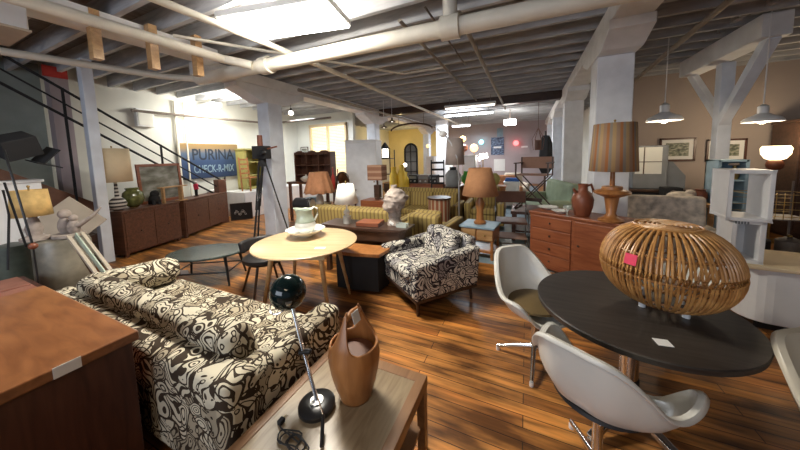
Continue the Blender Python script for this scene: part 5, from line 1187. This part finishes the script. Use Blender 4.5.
MB().bx(-0.42, 0.13, -0.3, 0.3, zt-0.04, zt).build('tabletop', 'oak', t, bevel=0.005); sq_legs(t, 0.10, 0.24, 0, zt-0.04, 0.05, 'oak')
for k, (px, c_, lb) in enumerate(((681, 'floral', 'grey-green patterned cloth bundle on the pale oak table'), (700, 'clay', 'brown clay pot on the pale oak table'))):
    q = V(px, 197, 5.35); t = thing(['cloth_bundle', 'pot'][k], lb, ['cloth', 'pot'][k], (q.x, 5.35, zt+0.001))
    if k == 0: MB().ball((0, 0, 0.07), 0.13, (1.3, 0.9, 0.55)).ball((0.1, 0, 0.1), 0.07).build('cloth', c_, t, smooth=True)
    else: MB().lathe([(0.05, 0), (0.08, 0.06), (0.07, 0.13), (0.05, 0.16), (0.06, 0.18)], n=20).build('body', c_, t, smooth=True)
# blue-grey cabinet and white cube shelves on the white counter
a, b_ = V(719, 160, 5.15), V(750, 160, 5.15)
t = thing('open_cabinet', 'blue-grey open cabinet behind the white cube shelf', 'cabinet', ((a.x+b_.x)/2, 5.3, 0)); W_ = b_.x-a.x; zt = a.z
mb = MB(); mb.bx(-W_/2, -W_/2+0.03, -0.15, 0.15, 0, zt).bx(W_/2-0.03, W_/2, -0.15, 0.15, 0, zt).bx(-W_/2, W_/2, -0.15, 0.15, zt-0.03, zt).bx(-W_/2, W_/2, 0.12, 0.15, 0, zt).bx(-W_/2, W_/2, -0.15, 0.13, 0, 0.5)
mb.build('body', 'blue_paint', t, bevel=0.004)
for z in (0.85, 1.15): MB().bx(-W_/2+0.03, W_/2-0.03, -0.14, 0.12, z, z+0.02).build('shelf', 'blue_paint', t)
MB().box((0, -0.155, zt-0.06), (0.10, 0.01, 0.03)).build('pull', 'iron', t, bevel=0.004)
CZ = V(790, 271, 3.3).z
t = thing('counter', 'low white counter cabinet with rounded corner at the right edge', 'counter', (2.30, 3.62, 0), -0.10)
MB().prism([(-0.52, 0.3), (-0.52, -0.12)]+[(-0.52+0.18*(1-math.cos(i*PI/12)), -0.12-0.18*math.sin(i*PI/12)) for i in range(1, 7)]+[(0.7, -0.3), (0.7, 0.3)], 0.07, CZ-0.03).build('body', 'white_paint', t, bevel=0.01)
MB().bx(-0.54, 0.72, -0.33, 0.3, CZ-0.03, CZ).build('top', 'cream', t, bevel=0.006); MB().bx(-0.42, 0.66, -0.24, 0.24, 0, 0.07).build('plinth', 'black', t)
YC = 3.45
a, b_ = V(727, 258, YC), V(764, 258, YC); W_ = b_.x-a.x; z0 = CZ+0.001; z1 = V(745, 220, YC).z
def cube_shelf(name, label, cx, cy, z0, W_, D_, Hh, rz, tk=0.03):
    t = thing(name, label, 'shelf', (cx, cy, z0), rz)
    mb = MB(); mb.bx(-W_/2, -W_/2+tk, -D_/2, D_/2, 0, Hh).bx(W_/2-tk, W_/2, -D_/2, D_/2, 0, Hh).bx(-W_/2, W_/2, -D_/2, D_/2, 0, tk).bx(-W_/2, W_/2, -D_/2, D_/2, Hh-tk, Hh)
    mb.build('frame', 'white_paint', t, bevel=0.004)
    return t
t = cube_shelf('box_shelf', 'white scratched lower box with a small vent, under the white cube shelf', (a.x+b_.x)/2, YC+0.1, z0, W_*0.85, 0.3, z1-z0, -0.12)
MB().bx(-W_/2+0.02, W_/2-0.02, 0.10, 0.13, 0.02, z1-z0-0.02).build('back_panel', 'white_wood', t)
mb = MB()
for i in range(5): mb.bx(-W_/2+0.03+i*0.018, -W_/2+0.04+i*0.018, -0.155, -0.15, z1-z0-0.028, z1-z0-0.006)
mb.build('vent', 'grey_tv', t)
a, b_ = V(718, 210, YC), V(778, 210, YC); W2 = b_.x-a.x; z2 = V(748, 170, YC).z
t = cube_shelf('cube_shelf', 'white open cube shelf topping the stack at the right', (a.x+b_.x)/2, YC+0.1, z1+0.001, W2*0.72, 0.34, z2-z1, -0.12, 0.03)
q = V(745, 195, 3.7)
for k, (dx, hgt, mt_, lb) in enumerate(((-0.03, 0.20, 'brass', 'amber glass vase seen through the white cube shelf'), (0.05, 0.15, 'clay', 'small brown pot seen through the white cube shelf'))):
    t = thing('vase', lb, 'vase', (q.x+dx+0.12, 4.66, 1.171 if False else 1.171), 0)
    MB().lathe([(0.03, 0), (0.05, hgt*0.3), (0.045, hgt*0.6), (0.018, hgt*0.8), (0.022, hgt)], n=20).build('body', mt_, t, smooth=True)
    t.location = (V(735, 165, 5.25).x + k*0.13, 5.25, 1.171)
# wire cart with dark goods at the far right
q = V(787, 235, 4.3)
t = thing('wire_cart', 'black wire cart with coppery basket at the right edge', 'cart', (q.x, 4.55, 0), 0)
for sx in (-1, 1):
    for sy in (-1, 1): MB().cyl((sx*0.26, sy*0.18, 0), (sx*0.26, sy*0.18, 1.2), 0.01, n=8).build('post', 'iron', t)
for z in (0.35, 0.8): 
    mb = MB().bx(-0.26, 0.26, -0.18, 0.18, z, z+0.012); mb.build('shelf', 'iron', t)
mb = MB()
for z in (0.84, 0.92, 1.0, 1.08): mb.bar((-0.26, -0.18, z), (0.26, -0.18, z), 0.006).bar((-0.26, 0.18, z), (0.26, 0.18, z), 0.006)
for i in range(9): mb.bar((-0.24+0.06*i, -0.18, 0.81), (-0.24+0.06*i, -0.18, 1.1), 0.005)
mb.bar((-0.26, -0.18, 1.08), (-0.26, 0.18, 1.08), 0.006).bar((0.26, -0.18, 1.08), (0.26, 0.18, 1.08), 0.006).build('basket_wires', 'brass', t)
for k, (dx, z, s_, mt_, lb) in enumerate(((-0.09, 0.363, 0.13, 'matte_black', 'black covered pot low in the wire cart'), (0.13, 0.363, 0.10, 'iron', 'dark iron pot low in the wire cart, right one'))):
    t = thing('pot', lb, 'pot', (q.x+dx*1.3, 4.55, z)); MB().lathe([(s_*0.7, 0), (s_, 0.05), (s_, 0.18), (s_*0.3, 0.22)], n=24).build('body', mt_, t, smooth=True); MB().ball((0, 0, 0.23), 0.02).build('knob', 'brass', t, smooth=True)
# glowing lamp against the wall, tall dark wardrobe at the edge
YG = 6.75; q = V(776, 150, YG); zb = V(776, 158, YG).z
t = thing('torchiere', 'floor lamp with bowl glowing warm white on a brown globe, near the right edge', 'floor lamp', (q.x, YG, 0))
rg = (V(793, 150, YG).x-V(760, 150, YG).x)/2*0.85
MB().lathe([(rg*0.25, zb-0.04), (rg*0.7, zb-0.01), (rg, zb+0.07), (rg*1.05, zb+0.16), (rg*0.9, zb+0.20)], n=32).build('lamp_shade', 'glow_shade', t, smooth=True)
MB().ball((0, 0, zb-0.11), 0.10, n=20).build('globe', 'clay', t, smooth=True); MB().cyl((0, 0, 0.02), (0, 0, zb-0.2), 0.018).build('pole', 'brass', t); MB().cyl((0, 0, 0), (0, 0, 0.03), 0.15).build('base', 'brass', t, smooth=True)
point('lamp_light', (0, -0.02, q.z+0.22), 26, WARM, 0.08, t)
a = V(789, 200, 7.0)
t = thing('wardrobe', 'tall dark brown wardrobe at the far right edge', 'wardrobe', (a.x+0.60, 7.3, 0), 0.0)
MB().bx(-0.55, 0.55, -0.3, 0.3, 0.06, 2.0).build('body', 'dark_wood', t, bevel=0.01)
for s in (-1, 1):
    d_ = MB().bx(s*0.27-0.25, s*0.27+0.25, -0.315, -0.3, 0.12, 1.94).build('door', 'dark_wood', t, bevel=0.006); MB().ball((s*0.05, -0.33, 1.0), 0.015).build('knob', 'brass', d_, smooth=True)
MB().bx(-0.57, 0.57, -0.32, 0.3, 2.0, 2.05).build('cornice', 'dark_wood', t, bevel=0.01); MB().bx(-0.5, 0.5, -0.26, 0.26, 0, 0.06).build('plinth', 'dark_wood', t)

# ================================================================== far middle
# arched mirror, lantern post, chandelier-like pendants
q = V(411, 160, 13.0)
t = thing('arched_mirror', 'tall black arched iron mirror in the yellow corner', 'mirror', (q.x, 13.0, 0), 0)
hw = (V(417, 160, 13).x-V(405, 160, 13).x)/2; zt = V(411, 144, 13).z
arch = [(-hw, 0.1), (-hw, zt-hw)]+[(-hw*math.cos(i*PI/12), zt-hw+hw*math.sin(i*PI/12)) for i in range(13)]+[(hw, zt-hw), (hw, 0.1)]
MB().tube([(x, 0, z) for x, z in arch], 0.05, 8).bar((-hw, 0, 0.1), (hw, 0, 0.1), 0.08).build('frame', 'matte_black', t); MB().prism(arch, -0.01, 0.01, Matrix(((1, 0, 0, 0), (0, 0, 1, 0), (0, 1, 0, 0), (0, 0, 0, 1)))).build('glass', 'grey_tv', t)
mb = MB()
for z in (0.8, 1.3, 1.8): mb.bar((-hw, -0.03, z), (hw, -0.03, z), 0.03)
mb.bar((0, -0.03, 0.1), (0, -0.03, zt), 0.03).build('mullion', 'matte_black', t)
for sx in (-1, 1): MB().bar((sx*hw, 0, 0.1), (sx*hw, 0.2, 0), 0.05).build('foot', 'matte_black', t)
YH = 9.5; q = V(385, 147, YH)
t = thing('shelf_tower', 'black open iron shelf tower right of the white cabinet', 'shelf', (q.x, YH, 0))
zt = V(385, 150, YH).z
for sx in (-1, 1):
    for sy in (-1, 1): MB().bar((sx*0.3, sy*0.2, 0), (sx*0.3, sy*0.2, zt), 0.03).build('post', 'matte_black', t)
for z in (0.3, 0.9, 1.5): MB().bx(-0.3, 0.3, -0.2, 0.2, z, z+0.03).build('shelf', 'dark_wood', t)
t = thing('iron_lantern', 'black iron lantern with glowing panes on the shelf tower', 'lantern', (q.x, YH, 1.531))
hz = max(0.3, V(385, 142, YH).z-1.55)
MB().lathe([(0.2, 0), (0.2, 0.02), (0.17, 0.02)], n=8).lathe([(0.24, hz*0.6), (0.2, hz*0.62), (0.03, hz)], n=8).build('cap', 'matte_black', t)
MB().cyl((0, 0, 0.03), (0, 0, hz*0.6), 0.12, n=8).build('glass', 'bulb_white', t)
mb = MB()
for i in range(8): a_ = i*PI/4; mb.bar((0.17*math.cos(a_), 0.17*math.sin(a_), 0), (0.2*math.cos(a_), 0.2*math.sin(a_), hz*0.6), 0.02)
mb.build('bars', 'matte_black', t)
# bent arch over the aisle (white sweeping arm)
a = V(395, 131, 9.0); b_ = V(428, 131, 9.0)
t = thing('canopy_arch', 'dark sweeping arch fixture under the ceiling above the arched mirror', 'arch', ((a.x+b_.x)/2, 9.0, a.z))
w2 = (b_.x-a.x)/2*1.25
MB().tube([(-w2*math.cos(i*PI/14), 0, 0.22*math.sin(i*PI/14)) for i in range(15)], 0.03, 8).build('arch', 'dark_wood', t, smooth=True)
for s in (-0.6, 0.6): MB().cyl((s*w2, 0, 0.15), (s*w2, 0, 3.2-a.z), 0.01).build('hanger', 'iron', t)
# yellow glass vases
for k, (px, py0, py1) in enumerate(((394, 188, 167), (402, 187, 165), (405, 188, 172))):
    Y_ = 7.6+0.12*k; q = V(px, py0, Y_); hz = V(px, py1, Y_).z
    t = thing('floor_vase', ['tall yellow plastic vase, left of three behind the bust', 'tall yellow plastic vase, middle of three behind the bust', 'shorter yellow plastic vase, right of three behind the bust'][k], 'vase', (q.x, Y_, 0.001))
    MB().lathe([(0.12, 0), (0.15, 0.2), (0.13, hz*0.8), (0.07, hz*0.9), (0.09, hz)], n=24).build('body', 'yellow_glass', t, smooth=True)
for k, (px, py, hx) in enumerate(((436, 190, 0.95), (398, 188, 0.4))):
    Y_ = 8.2+k*0.5; q = V(px, py, Y_); zt = V(px, 183, Y_).z
    t = thing('long_table', ['long brown table behind the farther gold sofa', 'dark side table left of the long brown table'][k], 'table', (q.x, Y_, 0)); MB().bx(-hx, hx, -0.3, 0.3, zt-0.28, zt).build('top', 'cherry' if k == 0 else 'dark_wood', t); sq_legs(t, hx-0.06, 0.24, 0, zt-0.25, 0.06, 'dark_wood')
# lantern jar, books / stereo row on the long table
LT = V(436, 183, 8.2).z; 
q = V(453, 182, 6.6); hz = V(453, 167, 6.6).z
t = thing('lantern', 'grey metal lantern jar with dark lid below the hanging grey shade', 'lantern', (q.x, 6.6, 0.0)); zz = q.z-0.1
MB().cyl((0, 0, 0), (0, 0, zz), 0.2, n=20).build('pedestal', 'dark_wood', t); MB().lathe([(0.16, zz), (0.19, zz+0.05), (0.19, zz+(hz-zz)*0.6), (0.1, zz+(hz-zz)*0.85)], n=20).build('jar', 'grey_tv', t, smooth=True); MB().cyl((0, 0, zz+(hz-zz)*0.82), (0, 0, hz), 0.08).build('lid', 'matte_black', t)
for k, (px, mt_, w_, lb) in enumerate(((414, 'matte_black', 0.28, 'black stereo receiver at the left end of the long table'), (424, 'iron', 0.34, 'dark grey turntable box in the middle of the long table'), (434, 'matte_black', 0.24, 'black box with silver trim at the right end of the long table'))):
    q = V(px, 180, 8.1); t = thing('stereo_box', lb, 'stereo', (q.x, 8.15, LT+0.001))
    MB().bx(-w_/2, w_/2, -0.15, 0.15, 0, 0.26).build('casing', mt_, t, bevel=0.01); MB().bx(-w_/2+0.02, w_/2-0.02, -0.155, -0.15, 0.14, 0.22).build('front_panel', 'grey_tv', t); MB().cyl((w_/4, -0.15, 0.07), (w_/4, -0.17, 0.07), 0.025).cyl((-w_/4, -0.15, 0.07), (-w_/4, -0.17, 0.07), 0.025).build('dial', 'steel', t)
q = V(439, 172, 7.7)
t = thing('side_chair', 'black ladder-back chair standing by the third column', 'chair', (q.x, 7.5, 0), 0.2)
zt = V(439, 160, 7.5).z
for sx in (-1, 1):
    MB().bar((sx*0.18, 0.18, 0), (sx*0.18, 0.2, zt), 0.035).build('rear_leg', 'matte_black', t); MB().bar((sx*0.18, -0.18, 0), (sx*0.18, -0.18, 0.45), 0.035).build('front_leg', 'matte_black', t)
MB().bx(-0.2, 0.2, -0.2, 0.2, 0.45, 0.48).build('seat', 'matte_black', t); 
mb = MB()
for i in range(4): mb.bar((-0.18, 0.2, zt-0.08-i*0.2), (0.18, 0.2, zt-0.08-i*0.2), 0.02, 0.06)
mb.build('backrest', 'matte_black', t)
struct('column', MB().bx(V(437, 150, 11).x, V(447, 150, 11).x, 10.9, 11.2, 0, 3.0), 'white_wood')
# orange globe wall lamp cluster
for k, (px, py, mt_, lb, Y_) in enumerate(((428, 146, 'bulb_warm', 'warm orange glowing globe lamp in the yellow corner', 12.9), (463, 139, 'bulb_warm', 'pale orange glowing globe above the arc lamp shade', 10.5), (474, 148, 'bulb_warm', 'largest orange glowing globe right of the hanging grey shade', 10.0), (483, 157, 'bulb_white', 'white glowing flower-shaped lamp above the brown cone shade', 9.5), (405, 165, 'bulb_white', 'small white glowing lamp left of the arched mirror', 12.5))):
    q = V(px, py, Y_); t = thing('globe_lamp', lb, 'lamp', (q.x, Y_, 0))
    r = (0.09, 0.11, 0.14, 0.07, 0.10)[k]
    MB().ball((0, 0, q.z), r).build('globe', mt_, t, smooth=True); MB().cyl((0, 0, 0.02), (0, 0, q.z-r), 0.015).build('pole', 'brass', t); MB().cyl((0, 0, 0), (0, 0, 0.03), 0.16).build('base', 'brass', t)
    if k == 3:
        mb = MB()
        for i in range(9): a_ = i*0.7; mb.ball((0.13*math.cos(a_), 0.13*math.sin(a_), q.z+0.1*math.sin(a_*1.7)), 0.04, n=8)
        mb.build('petals', 'bulb_white', t)
q = V(464, 148, 10.0); t = thing('globe_lamp', 'unlit dark red globe lamp between the two orange ones', 'lamp', (q.x, 10.0, 0)); MB().ball((0, 0, q.z), 0.14).build('globe', 'clay', t, smooth=True); MB().cyl((0, 0, 0.02), (0, 0, q.z-0.13), 0.015).build('pole', 'brass', t); MB().cyl((0, 0, 0), (0, 0, 0.03), 0.16).build('base', 'brass', t)
# posters on the back wall, banners
def poster(label, px0, px1, py0, py1, mat, Y_=15.78, txt=True, cat='poster'):
    a = V(px0, py1, Y_); b_ = V(px1, py0, Y_)
    t = thing('poster', label, cat, ((a.x+b_.x)/2, Y_, (a.z+b_.z)/2)); w_, h_ = b_.x-a.x, b_.z-a.z
    MB().bx(-w_/2, w_/2, -0.02, 0.015, -h_/2, h_/2).build('sheet', mat, t)
    if txt: MB().bx(-w_*0.3, w_*0.3, -0.03, -0.02, -h_*0.12, -h_*0.02).build('title_strip', 'white_paint', t)
    return t
poster('dark blue poster with white title strip on the far wall', 491, 504, 137, 155, 'poster')
poster('plum-coloured poster on the far wall, right of the red lamp', 519, 530, 137, 154, 'wall_mauve')
poster('pale framed drawing on the far wall below the blue poster', 494, 505, 159, 171, 'paper', txt=False)
poster('tall grey-blue panel high on the far wall above the posters', 497, 503, 128, 137, 'blue_paint', txt=False)
for px, py, mt_, lb in ((516, 143, 'bulb_red', 'small red glowing lamp between the far posters'), (481, 142, 'bulb_cyan', 'small cyan glowing lamp left of the blue poster')):
    q = V(px, py, 15.5); t = thing('sign_lamp', lb, 'lamp', (q.x, 15.6, q.z)); MB().ball((0, 0, 0), 0.13).build('bulb', mt_, t, smooth=True); MB().cyl((0, 0.05, 0), (0, 0.2, 0), 0.05).build('mount', 'iron', t)
# white dresser, screens and chests at the back
def back_box(name, label, cat, px0, px1, py0, Y_, mat, D_=0.45, legs=0.08, front=None, rows=3):
    a = V(px0, py0, Y_); b_ = V(px1, py0, Y_); w_ = b_.x-a.x; zt = (a.z+b_.z)/2
    t = thing(name, label, cat, ((a.x+b_.x)/2, Y_+D_/2, 0))
    MB().bx(-w_/2, w_/2, -D_/2, D_/2, legs, zt).build('body', mat, t, bevel=0.01); MB().bx(-w_/2-0.02, w_/2+0.02, -D_/2-0.02, D_/2, zt, zt+0.03).build('top', front or mat, t)
    for j in range(rows):
        hh = (zt-legs)/rows; MB().bx(-w_/2+0.03, w_/2-0.03, -D_/2-0.015, -D_/2, legs+j*hh+0.02, legs+(j+1)*hh-0.02).build('drawer', mat, t, bevel=0.004)
    if legs: sq_legs(t, w_/2-0.04, D_/2-0.04, 0, legs, 0.06, mat)
    return t
back_box('cupboard', 'white cupboard behind the lantern jar, left of the glowing flower lamp', 'cupboard', 463, 475, 156, 9.2, 'white_paint')
back_box('cupboard', 'white cupboard left of the hanging grey shade', 'cupboard', 426, 434, 157, 11.5, 'white_paint')
back_box('chest_of_drawers', 'white low chest with a blue cloth left of the tall canvas chair', 'chest of drawers', 504, 519, 183, 8.5, 'white_paint')
t = back_box('screen_panel', 'pale tall panel behind the hanging grey shade', 'panel', 443, 452, 143, 11.8, 'wall_white', 0.15, rows=1)
q = V(512, 190, 7.5); t = thing('folded_cloth', 'folded blue cloth on the white low chest', 'cloth', (V(512, 183, 8.7).x, 8.7, V(511.5, 183, 8.5).z+0.032)); MB().bx(-0.2, 0.2, -0.1, 0.1, 0, 0.06).bx(-0.18, 0.18, -0.1, 0.1, 0.06, 0.1).build('cloth', plain('bright_blue_cloth', (0.05, 0.14, 0.42), 0.8), t, bevel=0.02)
back_box('sideboard', 'long dark brown sideboard running behind the cone lamp', 'sideboard', 455, 505, 187, 7.0, 'teak', 0.4)
SBz = (V(455, 187, 7.0).z+V(505, 187, 7.0).z)/2+0.031
q = V(466, 182, 7.2); hz = V(466, 171, 7.2).z-SBz
t = thing('green_vase', 'bright green round vase on the dark sideboard left of the cone shade', 'vase', (q.x, 7.2, SBz)); MB().lathe([(0.05, 0), (0.12, hz*0.3), (0.13, hz*0.55), (0.05, hz*0.9), (0.06, hz)], n=24).build('body', 'green', t, smooth=True)
q = V(495, 182, 7.2); hz = V(495, 173, 7.2).z-SBz
t = thing('vase', 'olive leaf-shaped vase on the dark sideboard right of the cone shade', 'vase', (q.x, 7.2, SBz)); MB().lathe([(0.05, 0), (0.11, hz*0.4), (0.09, hz*0.8), (0.03, hz)], n=20, wob=lambda a_, z: 1+0.15*math.cos(a_*2)).build('body', 'yellow_paint', t, smooth=True)
for k, px in enumerate((508, 515)):
    q = V(px, 176, 9.3+k*0.3); t = thing('armchair', ['orange-pink upholstered chair far back, left one behind the canvas chair', 'pale upholstered chair far back, right one behind the canvas chair'][k], 'armchair', (q.x, 9.3+k*1.1, 0), 0.3)
    MB().bx(-0.32, 0.32, -0.3, 0.3, 0.12, 0.42).build('seat', ['orange_shade', 'canvas'][k], t, bevel=0.06, smooth=True); MB().box((0, 0.28, 0.6), (0.62, 0.16, 0.6), rx=-0.15).build('backrest', ['orange_shade', 'canvas'][k], t, bevel=0.06, smooth=True)
    for s in (-1, 1): MB().bx(s*0.32-0.06, s*0.32+0.06, -0.3, 0.3, 0.12, 0.58).build('armrest', ['orange_shade', 'canvas'][k], t, bevel=0.05, smooth=True)
    for sx in (-1, 1):
        for sy in (-1, 1): MB().cyl((sx*0.27, sy*0.25, 0.12), (sx*0.27, sy*0.25, 0), 0.02).build('leg', 'dark_wood', t)
# bottle-green sofa right of the canvas chair and things at the right columns
q = V(552, 190, 6.9)
t = thing('sofa', 'pale green sofa partly hidden by the tall canvas chair, beside the columns', 'sofa', (0.42, 7.0, 0), -1.3)
gm = plain('pale_green_fabric', (0.30, 0.36, 0.24), 0.9)
MB().bx(-0.7, 0.7, -0.38, 0.3, 0.12, 0.45).build('seat', gm, t, bevel=0.05, smooth=True); MB().box((0, 0.3, 0.65), (1.5, 0.18, 0.6), rx=-0.12).build('backrest', gm, t, bevel=0.06, smooth=True)
for s in (-1, 1): MB().bx(s*0.72-0.08, s*0.72+0.08, -0.38, 0.3, 0.12, 0.62).build('armrest', gm, t, bevel=0.05, smooth=True)
for sx in (-1, 1):
    for sy in (-1, 1): MB().cyl((sx*0.6, sy*0.28, 0.12), (sx*0.6, sy*0.28, 0), 0.02).build('leg', 'dark_wood', t)
q = V(549, 150, 10.4)
t = thing('coat_rack', 'dark coats hanging on a stand in the aisle by the far columns', 'coat rack', (q.x-0.12, 10.2, 0)); MB().cyl((0, 0, 0), (0, 0, 2.3), 0.03).cyl((0, 0, 0), (0, 0, 0.04), 0.25).build('stand', 'dark_wood', t); MB().lathe([(0.10, 0.9), (0.2, 1.1), (0.18, 1.9), (0.1, 2.15)], n=20, wob=lambda a_, z: 1+0.12*math.cos(a_*5)).build('coats', 'matte_black', t, smooth=True)
q = V(538, 145, 9.0)
t = thing('hanging_lantern', 'rusty iron hanging lantern cage under the aisle ceiling', 'lantern', (q.x, 9.0, V(538, 150, 9.0).z)); mb = MB(); hz = V(538, 128, 9.0).z-V(538, 150, 9.0).z
for i in range(6): a_ = i*PI/3; mb.bar((0.12*math.cos(a_), 0.12*math.sin(a_), 0), (0.16*math.cos(a_), 0.16*math.sin(a_), hz*0.5), 0.015).bar((0.16*math.cos(a_), 0.16*math.sin(a_), hz*0.5), (0, 0, hz), 0.012)
mb.build('cage', 'leather', t); MB().cyl((0, 0, 0.0), (0, 0, hz*0.45), 0.09).build('glass', 'leather', t); MB().cyl((0, 0, hz), (0, 0, 3.46-V(538, 150, 9.0).z), 0.008).build('chain', 'iron', t)

# ================================================================== repeats share a group
GROUPS = [('shell_chair', 'shell chairs around the dark round table'), ('pendant_lamp', 'dome pendant lamps'), ('globe_lamp', 'globe lamps glowing at the back'),
          ('sideboard', 'walnut and teak sideboards'), ('floor_vase', 'yellow plastic floor vases'), ('stereo_box', 'stereo boxes on the long table'), ('bottle', 'red bottles by the window'),
          ('poster', 'posters on the far wall'), ('dish', 'white dishes on the dresser'), ('cupboard', 'white cupboards at the back'), ('stoneware_drum', 'glazed drums at the left'),
          ('price_card', 'white price cards'), ('sign_lamp', 'small coloured lamps on the far wall')]
for o in [x for x in C.objects if x.parent is None and 'label' in x]:
    kind = o.name.split('.')[0]
    for g, s in GROUPS:
        if kind == g: o['group'] = s
    if kind in ('sofa', 'armchair') and o['label'].startswith('gold striped'): o['group'] = 'gold striped seats'
